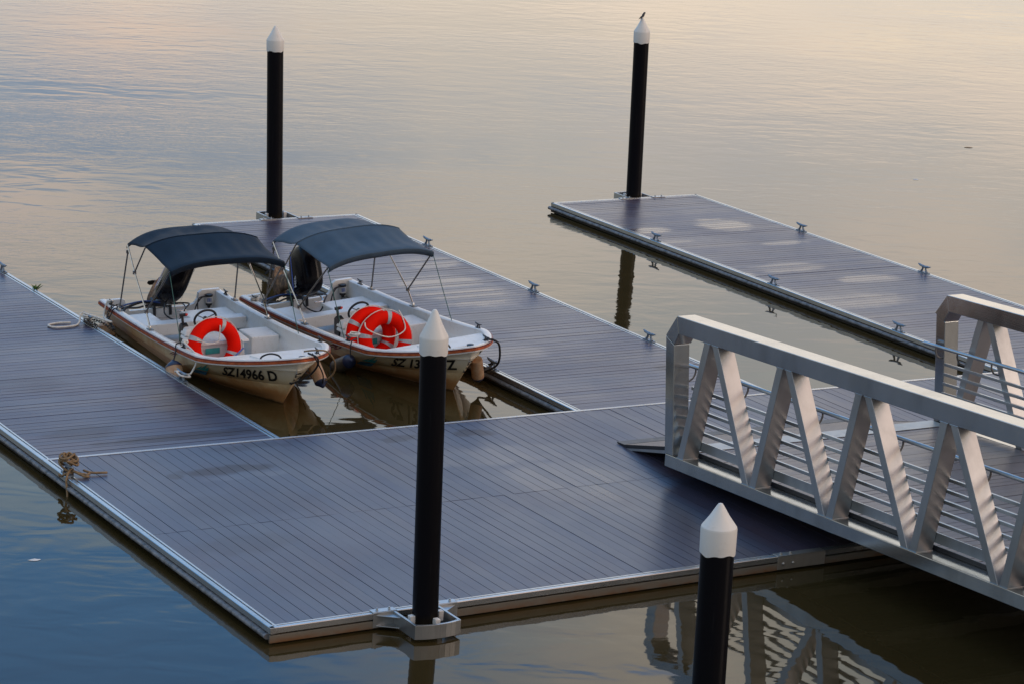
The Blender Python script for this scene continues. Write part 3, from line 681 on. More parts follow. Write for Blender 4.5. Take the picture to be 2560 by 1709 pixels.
def make_boat(name,loc,yaw,heel,label,canvas,tilt,steer,regno,panum,pa_S):
    bt=empty(name,loc,label,'boat','open motor boats with canopies',(0,-heel,yaw))
    # hull
    b=MB(); rows=[]
    for f in FL:
        L=[V(-wid(f,S),S,zl(f,S)) for S in stations(f)]
        rows.append(L+[Vector((-p.x,p.y,p.z)) for p in L[:-1]][::-1])
    b.grid(rows)
    n=len(rows[0]); 
    hull=b.build('hull',M['hull'],bt,smooth=True,angle=35)
    # transom with a cut-out for the engine
    b=MB(); tr=[(-.83,-.12),(-.90,.18),(-.955,.372),(-.64,.372),(-.60,.35),(-.57,.24),(-.52,.17),(.44,.17),(.53,.20),(.585,.27),(.60,.36),(.66,.40),(.955,.40),(.90,.18),(.83,-.12)]
    b.prism([(x,z) for x,z in tr],2.4-.07,2.4+.005,1); b.build('transom',M['white'],bt,bevel=.008)
    # rub rail, two-tone
    b=MB()
    zt=lambda S: zs(S)-.004
    for (o0,o1,za,zb,mi) in ((-.01,.030,-.004,-.020,1),(-.01,.036,-.020,-.052,0),(-.01,.024,-.052,-.072,2)):
        A=outline(1.,-o1,-o1,lambda S:zs(S)+za); B_=outline(1.,-o1,-o1,lambda S:zs(S)+zb); Ci=outline(1.,-o0,-o0,lambda S:zs(S)+zb); Di=outline(1.,-o0,-o0,lambda S:zs(S)+za)
        b.grid([Di,A,B_,Ci],mi)
    b.build('rub_rail',[M['rubrail'],M['rubrail2'],M['white']],bt,smooth=True,angle=50)
    # gunwale cap and inner liner
    z0=lambda S: zs(S)+.016
    b=MB(); g=lambda dh,dz: outline(1.,dh,dh*1.0+ (.02 if dh>.04 else 0),lambda S:zs(S)+dz)
    def Wz(S,z): return wid(min(max((z+.22)/(zs(S)+.22),0),1),S)
    stn=stations(1.,.14)
    def irow(dh,zf):
        L=[]
        for S in stn:
            z=zf(S)
            if S>4.46: z=max(z,.555)
            L.append(V(-max(0,min(wid(1.,S,dh,.14),Wz(S,z)-.035)),S,z))
        return L+[Vector((-p.x,p.y,p.z)) for p in L[:-1]][::-1]
    low=irow(.17,lambda S:.02)
    b.grid([g(-.012,-.006),g(-.006,.012),g(.012,.018),g(.075,.018),g(.092,.006),g(.097,-.02),irow(.105,lambda S:zs(S)-.15),irow(.128,lambda S:zs(S)-.175),irow(.15,lambda S:zs(S)-.27),low])
    b.build('gunwale',M['white'],bt,smooth=True,angle=40)
    b=MB(); fl_=[p for p in low if 2.4-p.y<4.47]; b.add([tuple(p) for p in fl_],[tuple(range(len(fl_)))]); b.build('cockpit_floor',M['liner'],bt)
    # bow deck with a raised rear step and a shallow well
    b=MB(); st=[S for S in stations(1.,.14,6,18,4.50) if S>=4.50]
    zd=lambda S: .572+.03*(S-4.5)
    top=[V(-wid(1.,S,.098,.12),S,zd(S)) for S in st]; top=top+[Vector((-p.x,p.y,p.z)) for p in top[:-1]][::-1]
    b.add([tuple(p) for p in top],[tuple(range(len(top)))])
    wl=min(wid(1.,4.50,.10,.12),.80)
    wb=.24
    b.hexa([V(-wb,4.47,.02),V(wb,4.47,.02),V(wb,4.51,.02),V(-wb,4.51,.02),V(-wl,4.47,.568),V(wl,4.47,.568),V(wl,4.51,.568),V(-wl,4.51,.568)])
    b.hexa([V(-.30,4.60,.57),V(.50,4.60,.57),V(.36,5.05,.58),V(-.20,5.05,.58),V(-.29,4.61,.592),V(.49,4.61,.592),V(.35,5.04,.606),V(-.19,5.04,.606)])
    b.build('bow_deck',M['white'],bt,bevel=.006)
    # thwart, stern seats, side locker, console
    b=MB(); b.hexa([V(-.84,1.27,.12),V(.85,1.27,.12),V(.85,1.50,.12),V(-.84,1.50,.12),V(-.84,1.27,.30),V(.85,1.27,.30),V(.85,1.50,.30),V(-.84,1.50,.30)]); 
    for x in (-.6,.5):b.hexa([V(x,1.3,.02),V(x+.05,1.3,.02),V(x+.05,1.46,.02),V(x,1.46,.02),V(x,1.3,.118),V(x+.05,1.3,.118),V(x+.05,1.46,.118),V(x,1.46,.118)])
    b.build('thwart',M['white'],bt,bevel=.012)
    for (xa,xb,s0,s1,zt_) in ((-.84,-.36,.58,1.255,.25),(.10,.85,.62,1.255,.245)):
        b=MB(); b.hexa([V(xa,s0,.02),V(xb,s0,.02),V(xb,s1,.02),V(xa,s1,.02),V(xa,s0,zt_),V(xb,s0,zt_),V(xb,s1,zt_),V(xa,s1,zt_)]); b.build('stern_seat',M['white'],bt,bevel=.015)
    b=MB(); b.hexa([V(.40,2.33,.02),V(.84,2.33,.02),V(.84,2.88,.02),V(.40,2.88,.02),V(.405,2.34,.35),V(.84,2.34,.35),V(.84,2.87,.35),V(.405,2.87,.35)]); b.build('side_locker',M['white'],bt,bevel=.015)
    con=MB(); con.hexa([V(-.60,2.68,.02),V(.20,2.68,.02),V(.20,3.16,.02),V(-.60,3.16,.02),V(-.58,2.70,.40),V(.18,2.70,.40),V(.18,3.14,.385),V(-.58,3.14,.385)])
    c=con.build('console',M['white'],bt,bevel=.012)
    b=MB(); b.hexa([V(-.63,2.66,.402),V(.25,2.66,.402),V(.25,3.19,.387),V(-.63,3.19,.387),V(-.62,2.67,.445),V(.24,2.67,.445),V(.24,3.18,.425),V(-.62,3.18,.425)]); b.build('console_lid',M['white'],c,bevel=.010)
    b=MB(); b.hexa([V(.10,3.165,.30),V(.14,3.165,.30),V(.14,3.195,.30),V(.10,3.195,.30),V(.105,3.165,.42),V(.135,3.165,.42),V(.135,3.20,.42),V(.105,3.20,.42)]); b.build('latch',M['steel'],c,bevel=.004)
    b=MB(); b.hexa([V(-.42,3.163,.25),V(-.20,3.163,.25),V(-.20,3.167,.25),V(-.42,3.167,.25),V(-.42,3.163,.335),V(-.20,3.163,.335),V(-.20,3.167,.335),V(-.42,3.167,.335)]); b.build('sticker',M['teal'],c)
    b=MB(); b.hexa([V(-.62,2.60,.445),V(-.36,2.60,.445),V(-.36,2.85,.445),V(-.62,2.85,.445),V(-.58,2.66,.56),V(-.40,2.66,.56),V(-.40,2.80,.54),V(-.58,2.80,.54)]); b.build('seat_hump',M['white'],bt,bevel=.03)
    # steering wheel
    Mw=Matrix.Translation(V(-.215,2.60,.625))@Matrix.Rotation(RAD(-62),4,'X')
    b=MB(); b.torus((0,0,0),.165,.017,Mw.to_3x3(),36,8); b.xf(Matrix.Translation(Mw.translation))
    sw=b.build('steering_wheel',M['engine_matte'],bt,smooth=True)
    b=MB()
    for a in (90,210,330):
        b.tube([Mw@Vector((0,0,.0)),Mw@Vector((.155*math.cos(RAD(a)),.155*math.sin(RAD(a)),.0))],.008,6)
    b.tube([Mw@Vector((0,0,.02)),Mw@Vector((0,0,-.16))],[.035,.03],10); b.build('wheel_spokes',M['steel_dull'],sw,smooth=True)
    # throttle box and lever
    b=MB(); b.prism([(2.4-2.52,.30),(2.4-2.68,.30),(2.4-2.72,.45),(2.4-2.68,.57),(2.4-2.60,.60),(2.4-2.53,.55)],-.60,-.50,0); th=b.build('throttle_control',M['engine_matte'],bt,bevel=.012)
    b=MB(); b.bar(V(-.56,2.61,.54),V(-.57,2.60,.70),.035,.03); b.bar(V(-.61,2.60,.71),V(-.50,2.60,.715),.045,.045,(0,0,1)); b.build('lever',M['engine_matte'],th,bevel=.008)
    b=MB(); b.bar(V(-.528,2.628,.722),V(-.498,2.628,.722),.028,.02,(0,0,1)); b.build('lever_tip',M['red'],th)
    b=MB(); b.tube([V(-.55,2.62,.40),V(-.53,2.7,.2),V(-.62,2.95,.06),V(-.70,3.2,.04)],.016,6,smooth=5); b.tube([V(-.53,2.60,.40),V(-.56,2.62,.2),V(-.66,2.6,.05),V(-.72,2.3,.04),V(-.74,1.6,.05)],.013,6,smooth=5); b.build('control_cable',M['rope_black'],bt,smooth=True)
    b=MB(); b.lathe([(.05,0),(.055,.02),(.055,.13),(.04,.16),(.0,.165)],V(.05,2.85,.44),14); b.build('compass',M['engine_matte'],bt,smooth=True)
    # water-separating filter and hoses on the transom
    b=MB(); c0=V(.75,.115,.0)
    b.lathe([(.0,.115),(.02,.12),(.03,.16),(.05,.165),(.052,.20)],c0,16); b.lathe([(.058,.30),(.062,.305),(.062,.335),(.03,.345),(.0,.348)],c0,16); ff=b.build('fuel_filter',M['engine_matte'],bt,smooth=True)
    b=MB(); b.lathe([(.054,.20),(.056,.202),(.056,.298),(.054,.30)],c0,20); b.build('filter_body',M['nylon'],ff,smooth=True)
    b=MB(); 
    for k in range(3): b.box(c0.x-.040+.024*k,c0.x-.026+.024*k,c0.y-.0575,c0.y-.050,.225,.285)
    b.build('filter_label',M['blue'],ff)
    b=MB(); b.tube([V(.70,.13,.32),V(.60,.18,.30),V(.50,.25,.22),V(.44,.3,.10)],.010,6,smooth=5); b.tube([V(.70,.14,.31),V(.56,.2,.31),V(.50,.3,.22),V(.50,.34,.10)],.010,6,smooth=5); b.build('fuel_hose',M['rope_black'],bt,smooth=True)
    # outboard engine: drawn upright about its tilt pivot, then steered and tilted
    en=MB()
    def ring(z,w,ya,yb,n=28,e=3.4):
        c=(ya+yb)/2; hy=(yb-ya)/2; o=[]
        for k in range(n):
            a=2*PI*k/n; cx,cy=math.cos(a),math.sin(a)
            r=(abs(cx)**e+abs(cy)**e)**(-1/e); taper=1-.14*(cy*r*.5+.5)
            o.append((w*cx*r*taper,c+hy*cy*r,z))
        return o
    ME=Matrix.Translation(V(0,-.03,.27))@Matrix.Rotation(RAD(tilt),4,'X')@Matrix.Rotation(RAD(steer),4,'Z')
    cw=[ring(.22,.13,.06,.50),ring(.24,.19,-.02,.60),ring(.30,.215,-.09,.66),ring(.36,.222,-.10,.675),ring(.52,.218,-.105,.69),ring(.66,.200,-.09,.68),ring(.73,.175,-.06,.64),ring(.775,.13,.0,.56),ring(.79,.05,.12,.40)]
    en.grid(cw,0,True); en.add(cw[-1],[tuple(range(28))]); en.add(cw[0],[tuple(range(28))]); en.xf(ME)
    eng=bpy.data.objects.new('outboard_engine',None); COL.objects.link(eng); eng.parent=bt
    en.build('cowl',M['engine'],eng,smooth=True,angle=50)
    e=MB(); lg=[ring(.23,.11,.08,.42),ring(.0,.085,.10,.36),ring(-.30,.075,.12,.36),ring(-.52,.06,.10,.38),ring(-.55,.11,.06,.52),ring(-.57,.11,.06,.52),ring(-.59,.045,.12,.36),ring(-.72,.04,.14,.36)]
    e.grid(lg,0,True); e.add(lg[-1],[tuple(range(28))]); 
    e.tube([(0,.02,-.74),(0,.08,-.74),(0,.22,-.74),(0,.42,-.74),(0,.50,-.74)],[.012,.045,.062,.055,.045],12)
    e.prism([(.16,-.78),(.34,-.78),(.40,-.98),(.30,-.98)],-.012,.012,0); e.xf(ME); e.build('engine_leg',M['leg'],eng,smooth=True)
    e=MB(); e.tube([(0,.49,-.74),(0,.60,-.74)],[.045,.025],10)
    for k in range(3):
        a=2*PI*k/3; 
        Q=Matrix.Translation((0,.54,-.74))@Matrix.Rotation(a,4,'Y')@Matrix.Rotation(RAD(28),4,'X')
        pl=[(-.03,.03),(-.085,.10),(-.07,.17),(0,.19),(.06,.16),(.065,.09),(.03,.03)]
        t=MB(); t.prism(pl,-.006,.006,1); t.xf(Q); e.add(t.v,t.f)
    e.xf(ME); e.build('propeller',M['engine_matte'],eng,smooth=True,angle=30)
    # clamp bracket, tilt rams, rigging
    e=MB()
    for x in (-.13,.13): e.hexa([V(x-.02,-.10,-.02),V(x+.02,-.10,-.02),V(x+.02,.10,.06),V(x-.02,.10,.06),V(x-.02,-.08,.32),V(x+.02,-.08,.32),V(x+.02,.10,.26),V(x-.02,.10,.26)])
    e.tube([V(-.26,.02,.27),V(.26,.02,.27)],.022,8); e.bar(V(-.08,.0,.24),V(.08,.06,.24),.1,.1,(0,0,1)); e.build('clamp_bracket',M['engine_matte'],eng,bevel=.005)
    e=MB(); e.tube([V(.06,.10,.23),V(.20,.16,.24),V(.30,.16,.235),V(.33,.22,.20),V(.30,.30,.165),V(.16,.30,.165)],.013,8,smooth=4); e.build('steering_ram',M['steel'],eng,smooth=True)
    e=MB(); e.tube([V(-.06,.06,.26),V(-.30,.12,.31),V(-.55,.24,.30),V(-.72,.40,.29),V(-.80,.6,.24)],.020,8,smooth=5); e.tube([V(-.05,.09,.24),V(-.3,.2,.27),V(-.5,.35,.285),V(-.74,.36,.30),V(-.86,.52,.26)],.015,7,smooth=5); e.tube([V(.02,.14,.26),V(-.1,.5,.18),V(.02,.75,.14),V(.2,.6,.28),V(.33,.35,.285),V(.12,.12,.25)],.012,7,smooth=5); e.build('rigging_hose',M['rope_black'],eng,smooth=True)
    e=MB(); e.tube([V(-.05,.12,.27),V(-.3,.14,.325),V(-.6,.22,.32),V(-.78,.34,.31)],.013,7,smooth=5); e.build('fuel_line',M['hose'],eng,smooth=True)
    # cowl decals: silver wordmark running up the side, and a blue flash
    vs,fs=text_mesh('MERCURY',.105)
    for sd in (-1,1):
        o=[]
        for x,y,_ in vs: o.append(ME@Vector((sd*(.2235-.05*((x+.03)/.6)),(.02+x) if sd<0 else (.60-x),.46+y)))
        t=MB(); t.v=[tuple(p) for p in o]; t.f=list(fs); t.build('engine_lettering',M['decal'],eng)
        t=MB(); t.add([(sd*.2255,-.05,.42),(sd*.2255,.06,.40),(sd*.195,.60,.395),(sd*.193,.60,.42),(sd*.224,.03,.435)],[(0,1,2,3,4)]); t.xf(ME); t.build('engine_flash',M['decal_blue'],eng)
    # bimini: frame bows, struts and canvas
    cn=bpy.data.objects.new('canopy',None); COL.objects.link(cn); cn.parent=bt
    hw=.88
    bows=[(1.08,1.475,.20),(1.88,1.60,.125),(2.95,1.475,.125)]
    fr=MB()
    def bowpt(k,u,dz=0.):
        S,zc,cr=bows[k]; s=1 if u>0 else -1; a=abs(u)
        x=hw*s*(1-(1-a)**1.15) if a>0 else 0; 
        x=hw*u; z=zc+cr*(1-a**3.2)
        return V(x,S,z+dz)
    for k in range(3): fr.tube([bowpt(k,-1+2*i/24,-.02) for i in range(25)],.0125,8,mi=0)
    for sd in (-1,1):
        foot=V(sd*.925,2.20,.455); lj=V(sd*.925,2.03,.66); uj=V(sd*.905,1.46,1.12)
        top=bowpt(0,sd,-.02)
        fr.tube([foot,lj,uj,top],.0125,8,mi=1); fr.tube([lj,bowpt(2,sd,-.02)],.0125,8,mi=0); fr.tube([uj,bowpt(1,sd,-.02)],.0115,8,mi=0)
        fr.tube([V(sd*.925,.79,.40),V(sd*.89,1.12,1.36)],.0125,8,mi=0)
        for p in (lj,uj,V(sd*.89,1.12,1.36)): fr.box(p.x-.02,p.x+.02,p.y-.025,p.y+.025,p.z-.025,p.z+.025,0)
        for p,zz in ((V(sd*.925,2.20,0),zs(2.2)+.019),(V(sd*.925,.79,0),zs(.79)+.019)): fr.box(p.x-.035,p.x+.035,p.y-.07,p.y+.07,zz,zz+.012,0); fr.lathe([(.022,zz+.012),(.018,zz+.05),(.010,zz+.06)],(p.x,p.y,0),8,mi=1)
    fr.build('canopy_frame',[M['steel_dull'],M['steel']],cn,smooth=True)
    ca=MB(); rows=[]
    prof=[(0,0,-.045),(0,0,0)]
    NU=36
    def cpt(v,u):
        # v 0..2 across the three bows
        k=min(int(v),1); t=v-k; a=bowpt(k,u); c_=bowpt(k+1,u); p=a.lerp(c_,t); sag=.05*math.sin(PI*t)*(1-.3*abs(u)); p.z-=sag*(.8 if k==1 else .5)
        p.x*=1-.035*math.sin(PI*t)
        p.z+=.012*math.sin(8*u+5*v+2*math.sin(3*v))*math.sin(PI*t)+.006*math.sin(23*u+3*v+1.3)*math.sin(PI*t)
        return p
    def hem(k,u,dz,dS): 
        p=bowpt(k,u,dz); p.y-=dS; return p
    us=[-1+2*i/NU for i in range(NU+1)]
    rows.append([hem(0,u,-.085,-.055) for u in us]); rows.append([hem(0,u,-.03,-.035) for u in us])
    for j in range(25): rows.append([cpt(2*j/24,u) for u in us])
    rows.append([hem(2,u,-.012,.035) for u in us]); rows.append([hem(2,u,-.05,.04) for u in us]); rows.append([hem(2,u,-.10,-.01) for u in us])
    ca.grid(rows)
    for k in (1,): ca.tube([bowpt(k,u,.004) for u in us],.006,6)
    ca.build('canvas',canvas,cn,smooth=True,solid=.005,angle=60)
    # straps from the front bow to the gunwale
    for sd in (-1,1):
        b=MB(); b.tube([bowpt(2,sd,-.03),bowpt(2,sd,-.03).lerp(V(sd*.90,3.47,zs(3.47)+.02),.5)-Vector((0,0,.01)),V(sd*.90,3.47,zs(3.47)+.02)],.006,5)
        b.build('canopy_strap',M['rope_green'],cn)
    # bow fittings
    b=MB(); b.lathe([(.050,0),(.046,.03),(.05,.045),(.054,.06),(.0,.07)],V(.28,5.16,.592),16); b.build('bow_bollard',M['engine_matte'],bt,smooth=True)
    b=MB(); b.tube([V(-.28,4.98,.585),V(-.26,4.99,.66),V(-.15,5.02,.70),V(-.03,5.05,.67),V(.02,5.06,.585)],.013,8,smooth=5); b.build('bow_handle',M['rope_black'],bt,smooth=True)
    b=MB(); b.tube([V(0,5.36,.36),V(0,5.45,.36),V(0,5.47,.40),V(0,5.40,.42)],.012,7,smooth=4); b.build('towing_eye',M['steel_dull'],bt,smooth=True)
    for (x,S) in ((-.91,3.66),(-.92,.40),(.92,.40),(.86,4.25),(.45,5.40)):
        b=MB(); b.add(CL.v,CL.f); w_=wid(1,S)-.045; sx=math.copysign(w_,x)
        b.xf(Matrix.Translation(V(sx,S,zs(S)+.017))@Matrix.Scale(.55,4)); b.build('boat_cleat',M['engine_matte'],bt,smooth=True)
    # lettering
    for (s,S0,f0,size) in regno:
        vs,fs=text_mesh(s,size); on_hull(hull,'registration_lettering',vs,fs,M['letter'],S0,f0,-1,-.62)
    for (s,S0,f0,size) in panum:
        vs,fs=text_mesh(s,size); on_hull(hull,'number_lettering',vs,fs,M['letter_red'],S0,f0,-1,-.1)
    # starboard copy of the number round the bow
    vs,fs=text_mesh('SZ',.17); 
    on_hull(hull,'registration_lettering',vs,fs,M['letter'],5.50,.66,1,.2,.006,-1)
    # emblem: teal flames over a wave banner
    ev=[];ef=[];mi=[]
    def poly(p,m): 
        k=len(ev); ev.extend([(x,y,0) for x,y in p]); ef.append(tuple(range(k,k+len(p)))); mi.append(m)
    poly([(.0,.0),(.30,.0),(.30,.085),(.0,.085)],1)
    poly([(.0,.105),(.06,.20),(.085,.13),(.11,.105)],0); poly([(.09,.105),(.14,.25),(.19,.15),(.20,.105)],0); poly([(.18,.105),(.235,.20),(.30,.105)],0)
    on_hull(hull,'emblem',ev,ef,[M['teal'],M['teal2'],M['pale']],3.62,.52,-1,-.35,.006,1,mi)
    ev=[];ef=[];mi=[]
    poly([(.02,.012),(.10,.03),(.20,.02),(.29,.055),(.29,.07),(.20,.042),(.10,.055),(.02,.035)],2)
    on_hull(hull,'emblem_wave',ev,ef,[M['teal'],M['teal2'],M['pale']],3.62,.52,-1,-.35,.009,1,mi)
    return bt,hull

TFORM={}
def bloc(bt): 
    loc,yaw,heel=TFORM[bt.name]
    return Matrix.Translation(loc)@Matrix.Rotation(yaw,4,'Z')@Matrix.Rotation(-heel,4,'Y')
def boat(loc,yaw,heel,*a):
    bt,h=make_boat('motor_boat',loc,yaw,heel,*a); TFORM[bt.name]=(Vector(loc),yaw,heel); return bt,h
B1,H1=boat((16.895,36.368,0),-.072,.042,'white boat with dark navy canopy, numbered SZ14966D, tied beside the left finger',M['navy'],64,-32,[('SZ14966 D',4.42,.66,.225)],[('PA',3.0,.73,.16)],0)
B2,H2=boat((19.367,36.26,0),-.005,.084,'white boat with faded blue canopy, numbered PA5, nearer the middle finger',M['blue_canvas'],68,-4,[('SZ 13',4.42,.66,.225),('Z',5.30,.66,.225)],[('PA5',2.95,.73,.17)],0)
W1,W2=bloc(B1),bloc(B2)

# ------------------------------------------------------------------ things on and beside the boats
def world_pts(W,pts): return [W@V(*p) for p in pts]
def lifebuoy(W,X,S,Z,lean,turn,spin,label,rope):
    e=empty('lifebuoy',W@V(X,S,Z),label,'lifebuoy','orange lifebuoys standing in the boats')
    q=W.to_3x3()@(Matrix.Rotation(RAD(turn),3,'Z')@Matrix.Rotation(RAD(90+lean),3,'X')@Matrix.Rotation(RAD(spin),3,'Z'))
    b=MB(); b.torus((0,0,0),.312,.098,q,56,16); b.build('ring',M['orange'],e,smooth=True,angle=180)
    for k in range(4):
        b=MB(); a0=RAD(45+90*k); n=5; rows=[]
        for i in range(n):
            a=a0-.085+.17*i/(n-1); r=[]
            for j in range(18):
                t=2*PI*j/18; r.append(q@Vector(((.312+.1005*math.cos(t))*math.cos(a),(.312+.1005*math.cos(t))*math.sin(a),.1005*math.sin(t))))
            rows.append(r)
        b.grid(rows,0,True); b.build('tape_band',M['tape'],e,smooth=True,angle=180)
    b=MB(); pts=[]
    for k in range(16):
        a=2*PI*k/16; rr=.418 if k%4==0 else (.425 if k%2 else .432); pts.append(q@Vector((rr*math.cos(a),rr*math.sin(a),.0)))
    b.tube(pts,.007,6,True,smooth=3)
    if rope: b.tube([q@Vector(p) for p in rope],.009,6,smooth=6)
    b.build('grab_line',M['rope_white'],e,smooth=True); return e
lifebuoy(W1,-.335,3.30,.395,-10,4,20,'orange lifebuoy standing alone against the console of the navy-canopied boat',[(-.24,.24,.10),(-.1,.1,.09),(.05,.06,.09),(.12,.16,.1),(.17,.26,.11)])
lifebuoy(W2,-.345,3.24,.435,-8,2,8,'orange lifebuoy leaning behind another in the blue-canopied boat',None)
lifebuoy(W2,-.215,3.46,.40,-12,-8,32,'orange lifebuoy leaning in front of another in the blue-canopied boat',[(-.12,.40,.06),(-.16,.30,.12),(.02,.02,.14),(.28,-.06,.12),(.38,.1,.08),(.42,.2,.0)])

def fender(pts,r,mat,endmat,label,hang=None,group='fenders hung from the boats',caps=(0,1)):
    e=empty('boat_fender',pts[0],label,'fender',group); o=Vector(pts[0])
    P=[Vector(p)-o for p in pts]; d=(P[-1]-P[0]); L=d.length; d.normalize()
    b=MB(); b.tube([P[0]+d*L*t for t in (.10,.14,.2,.5,.8,.86,.90)],[r*.93,r*.98,r,r,r,r*.98,r*.93],18); b.build('fender_body',mat,e,smooth=True,angle=60)
    for k in caps:
        b=MB(); a,s=(P[0],d) if k==0 else (P[-1],-d)
        b.tube([a-s*.045,a-s*.03,a,a+s*L*.07,a+s*L*.125],[.02,.03,r*.62,r*.95,r*1.01],18); b.build('fender_end',endmat,e,smooth=True,angle=60)
    if hang:
        b=MB(); b.tube([P[0]]+[Vector(h)-o for h in hang],.010,6,smooth=3); b.build('lanyard',M['rope_black'],e,smooth=True)
    return e
fender(world_pts(W1,[(-1.10,3.70,.33),(-1.13,4.02,-.12)]),.125,M['fender_tan'],M['fender_navy'],'tan fender with navy end between the navy-canopied boat and the left finger',world_pts(W1,[(-1.02,3.58,.46),(-.99,3.52,.545),(-.90,3.50,.555)]))
fender(world_pts(W1,[(-1.12,.74,.20),(-1.14,.86,-.22)]),.135,M['fender_tan'],M['fender_tan'],'rust-stained tan fender at the stern of the navy-canopied boat',world_pts(W1,[(-1.03,.72,.33),(-.99,.72,.40),(-.90,.72,.41)]))
fender(world_pts(W1,[(.47,5.42,.30),(.42,5.16,.60)]),.095,M['fender_tan'],M['fender_navy'],'tan fender with navy end slung under the bow of the navy-canopied boat',world_pts(W1,[(.40,5.62,.50),(.26,5.72,.74),(.22,5.66,.83)]),caps=(0,))
fender(world_pts(W2,[(-1.05,3.98,.33),(-1.06,3.46,.10)]),.105,M['fender_grey'],M['fender_navy'],'grimy grey fender hanging from the blue-canopied boat',world_pts(W2,[(-1.04,3.95,.48),(-1.0,3.93,.60),(-.90,3.90,.61)]))
fender(world_pts(W2,[(.26,5.36,.52),(.36,5.24,.14)]),.09,M['fender_tan'],M['fender_navy'],'tan fender under the bow of the blue-canopied boat by the middle finger',world_pts(W2,[(.28,5.46,.62),(.30,5.52,.74)]),caps=(1,))

def rope(name,pts,r,mat,label,cat,k=6,extra=()):
    o=Vector(pts[0]); b=MB(); b.tube([Vector(p)-o for p in pts],r,7,smooth=k)
    for e in extra: b.tube([Vector(p)-o for p in e],r,7,smooth=k)
    ob=b.build(name,mat,None,smooth=True,angle=180); ob.location=o; return tag(ob,label,cat)
def twist(c,R,n,z0,dz,jit=.02,seed=1):
    rd=random.Random(seed); return [(c[0]+R*math.cos(.9*i)+rd.uniform(-jit,jit),c[1]+R*1.2*math.sin(.9*i)+rd.uniform(-jit,jit),z0+dz*i/n+rd.uniform(-.008,.008)) for i in range(n)]
# bow/mid mooring of boat one: white rope dropping to the second cleat of the left finger
s0=W1@V(-.925,3.66,.60); c0=(15.56,34.54)
rope('mooring_rope',[W1@V(-.88,3.63,.57),W1@V(-.93,3.70,.61),s0,(15.80,34.60,.50),(15.72,34.56,.30),(15.62,34.52,.28),(15.52,34.62,.31),(15.50,34.46,.29),(15.63,34.42,.27),(15.62,34.64,.27),(15.5,34.66,.30)],.014,M['rope_white'],'white rope dropping from the navy-canopied boat to a finger cleat','rope',extra=[twist((W1@V(-.92,3.64,0)).xy[:],.035,14,(W1@V(-.92,3.64,.58)).z,.05,.01,3)])
# stern mooring with loop on the deck
rope('mooring_rope',[W1@V(-.93,.30,.42),W1@V(-.97,.34,.42),W1@V(-1.06,.45,.22),(15.80,37.68,.27),(15.66,37.86,.30),(15.57,38.02,.32),(15.48,38.10,.33),(15.40,37.98,.215),(15.25,37.86,.205),(14.98,37.86,.205),(14.93,38.02,.205),(15.12,38.10,.205),(15.30,38.06,.21)],.015,M['rope_white'],'white rope with a loop on the left finger boards, tied to the stern','rope',extra=[twist((15.56,38.02),.06,20,.23,.09,.015,5),twist((W1@V(-.93,.34,0)).xy[:],.035,14,(W1@V(-.93,.34,.40)).z,.05,.01,7)])
# chain
def chain(pts,label,lk=.075,r=.0085):
    P=catmull([Vector(p) for p in pts],12); e=None; acc=0; j=0; prev=P[0]; b=MB(); o=P[0]
    pos=[P[0]]; 
    for p in P[1:]:
        while (p-prev).length>=lk*.62:
            prev=prev+(p-prev).normalized()*lk*.62; pos.append(prev.copy())
    for i in range(len(pos)-1):
        t=(pos[i+1]-pos[i]).normalized(); q=t.to_track_quat('X','Z').to_matrix()@Matrix.Rotation(PI/2*(i%2)+.3,3,'X')
        b.torus(pos[i]-o,lk*.42,r,q@Matrix.Diagonal((1,.62,1)),12,6)
    ob=b.build('mooring_chain',M['chain'],None,smooth=True,angle=180); ob.location=o; return tag(ob,label,'chain')
chain([W1@V(-.86,.70,.43),W1@V(-.99,.66,.43),W1@V(-1.06,.62,.26),(15.82,37.62,.16),(15.70,37.82,.24),(15.60,37.98,.25),(15.48,37.96,.24),(15.52,37.78,.22),(15.60,37.72,.22),(15.52,37.92,.26),(15.58,38.06,.24)],'rusty dark chain from the navy-canopied boat heaped at a left finger cleat')
# bow lines of boat two and boat one
rope('bow_line',[W2@V(.34,5.50,.80),W2@V(.42,5.60,.80),W2@V(.50,5.62,.70),W2@V(.53,5.50,.40),(19.83,33.62,.20),(20.02,33.74,.22),(20.15,33.81,.26),(20.13,33.88,.24)],.016,M['rope_black'],'black rope hanging from the blue-canopied bow to the middle finger','rope')
rope('bow_line',[W1@V(.20,5.42,.80),W1@V(.30,5.56,.84),W1@V(.46,5.62,.82),W1@V(.58,5.60,.66),W1@V(.60,5.52,.48),W1@V(.50,5.45,.36)],.012,M['rope_tan'],'pale line looped over the bow corner of the navy-canopied boat','rope')
rope('bow_line',[W1@V(.16,5.66,.84),W1@V(.24,5.80,.80),W1@V(.26,5.74,.66),W1@V(.18,5.62,.50),W1@V(.02,5.52,.40),W1@V(-.03,5.46,.38)],.014,M['rope_black'],'black line from the navy-canopied bow to its towing eye','rope')
rope('loose_rope',twist((W1@V(-.25,3.62,0)).xy[:],.085,26,.05,.16,.03,11),.015,M['rope_tan'],'tan rope coil inside the lone lifebuoy of the navy-canopied boat','rope',4)
rope('loose_rope',twist((W2@V(-.22,3.75,0)).xy[:],.11,30,.08,.18,.045,13),.013,M['rope_tan'],'tan rope heap behind the lifebuoys of the blue-canopied boat','rope',4)
rope('lashing',twist((W2@V(-.90,3.70,0)).xy[:],.05,24,(W2@V(-.90,3.70,.59)).z,.06,.03,17),.012,M['rope_white'],'white knotted lashing on the side cleat of the blue-canopied boat','rope',4)
rope('lashing',twist((W2@V(-.92,.36,0)).xy[:],.06,24,(W2@V(-.92,.36,.39)).z,.05,.03,19),.012,M['rope_white'],'white knotted lashing at the stern corner of the blue-canopied boat','rope',4)
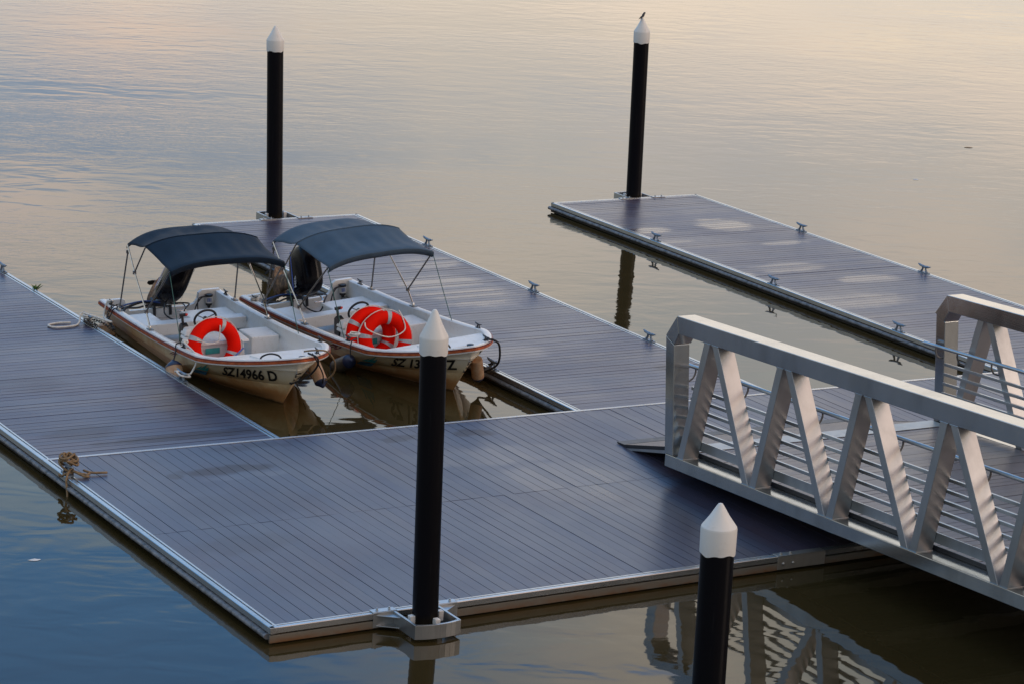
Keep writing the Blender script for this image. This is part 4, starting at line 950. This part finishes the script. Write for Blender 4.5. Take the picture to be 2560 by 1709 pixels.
o=W1@V(-.62,3.90,.10); b=MB(); b.tube([(0,0,0),W1@V(.02,3.55,.40)-o],.013,8); ob=b.build('boat_hook',M['blue'],None,smooth=True); ob.location=o; tag(ob,'blue pole lying behind the lone lifebuoy','boat hook')
# rope bundle on the walkway corner cleat
rd=random.Random(4); bp=[]
for i in range(46):
    a=1.05*i; z=.30+.13*math.sin(.23*i+.4); R_=.085+.035*math.sin(.71*i); bp.append((12.42+R_*math.cos(a)*.9+rd.uniform(-.02,.02),30.86+R_*math.sin(a)+rd.uniform(-.02,.02),z+rd.uniform(-.03,.03)))
rope('rope_bundle',bp,.015,M['rope_tan'],'bundled tan rope on the walkway edge cleat, its end trailing into water','rope',4,
  extra=[[(12.42,30.80,.26),(12.36,30.72,.24),(12.315,30.66,.17),(12.30,30.58,.05),(12.26,30.45,-.12)],[(12.46,30.78,.24),(12.56,30.68,.215),(12.66,30.74,.21),(12.60,30.80,.23),(12.68,30.72,.215),(12.86,30.68,.212)],[(12.44,30.76,.25),(12.52,30.62,.22),(12.58,30.60,.21),(12.56,30.70,.22)]])
# plant sprig on the left finger
b=MB()
for i in range(13):
    a=rd.uniform(0,2*PI); L=rd.uniform(.09,.20); p=Vector((0,0,0)); d=Vector((math.cos(a)*.5,math.sin(a)*.5,rd.uniform(.5,1))).normalized(); s=d.cross(Vector((0,0,1))).normalized()*.016
    m_=d*L*.55; t_=d*L-Vector((0,0,.03)); b.add([(0,0,0),m_+s,t_,m_-s],[(0,1,2),(0,2,3)])
ob=b.build('weed_sprig',M['leaf']); ob.location=(15.64,40.42,.13); tag(ob,'small green weed sprouting from the left finger edge','plant')

for (x,y,r,c,lab) in ((41.6,49.0,.14,M['rope_tan'],'dark floating leaf clump beyond the far finger'),(37.6,45.9,.09,M['nylon'],'pale scrap floating beyond the far finger edge'),(11.05,28.4,.08,M['nylon'],'pale leaf floating off the near left walkway edge'),(22.15,32.6,.07,M['rope_tan'],'small tan leaf floating in the boat berth')):
    b=MB(); pts=[(r*math.cos(2*PI*k/9)*rd.uniform(.6,1.15),r*.55*math.sin(2*PI*k/9)*rd.uniform(.6,1.15)) for k in range(9)]
    b.add([(px,py,.004) for px,py in pts]+[(0,0,.014)],[(k,(k+1)%9,9) for k in range(9)]); ob=b.build('floating_leaf',c); ob.location=(x,y,0); tag(ob,lab,'leaf','debris floating on the river')
sc.view_settings.view_transform='Standard'; sc.view_settings.look='None'; sc.view_settings.exposure=0; sc.view_settings.gamma=1
try: sc.cycles.use_denoising=True
except Exception: pass
sc.cycles.max_bounces=8
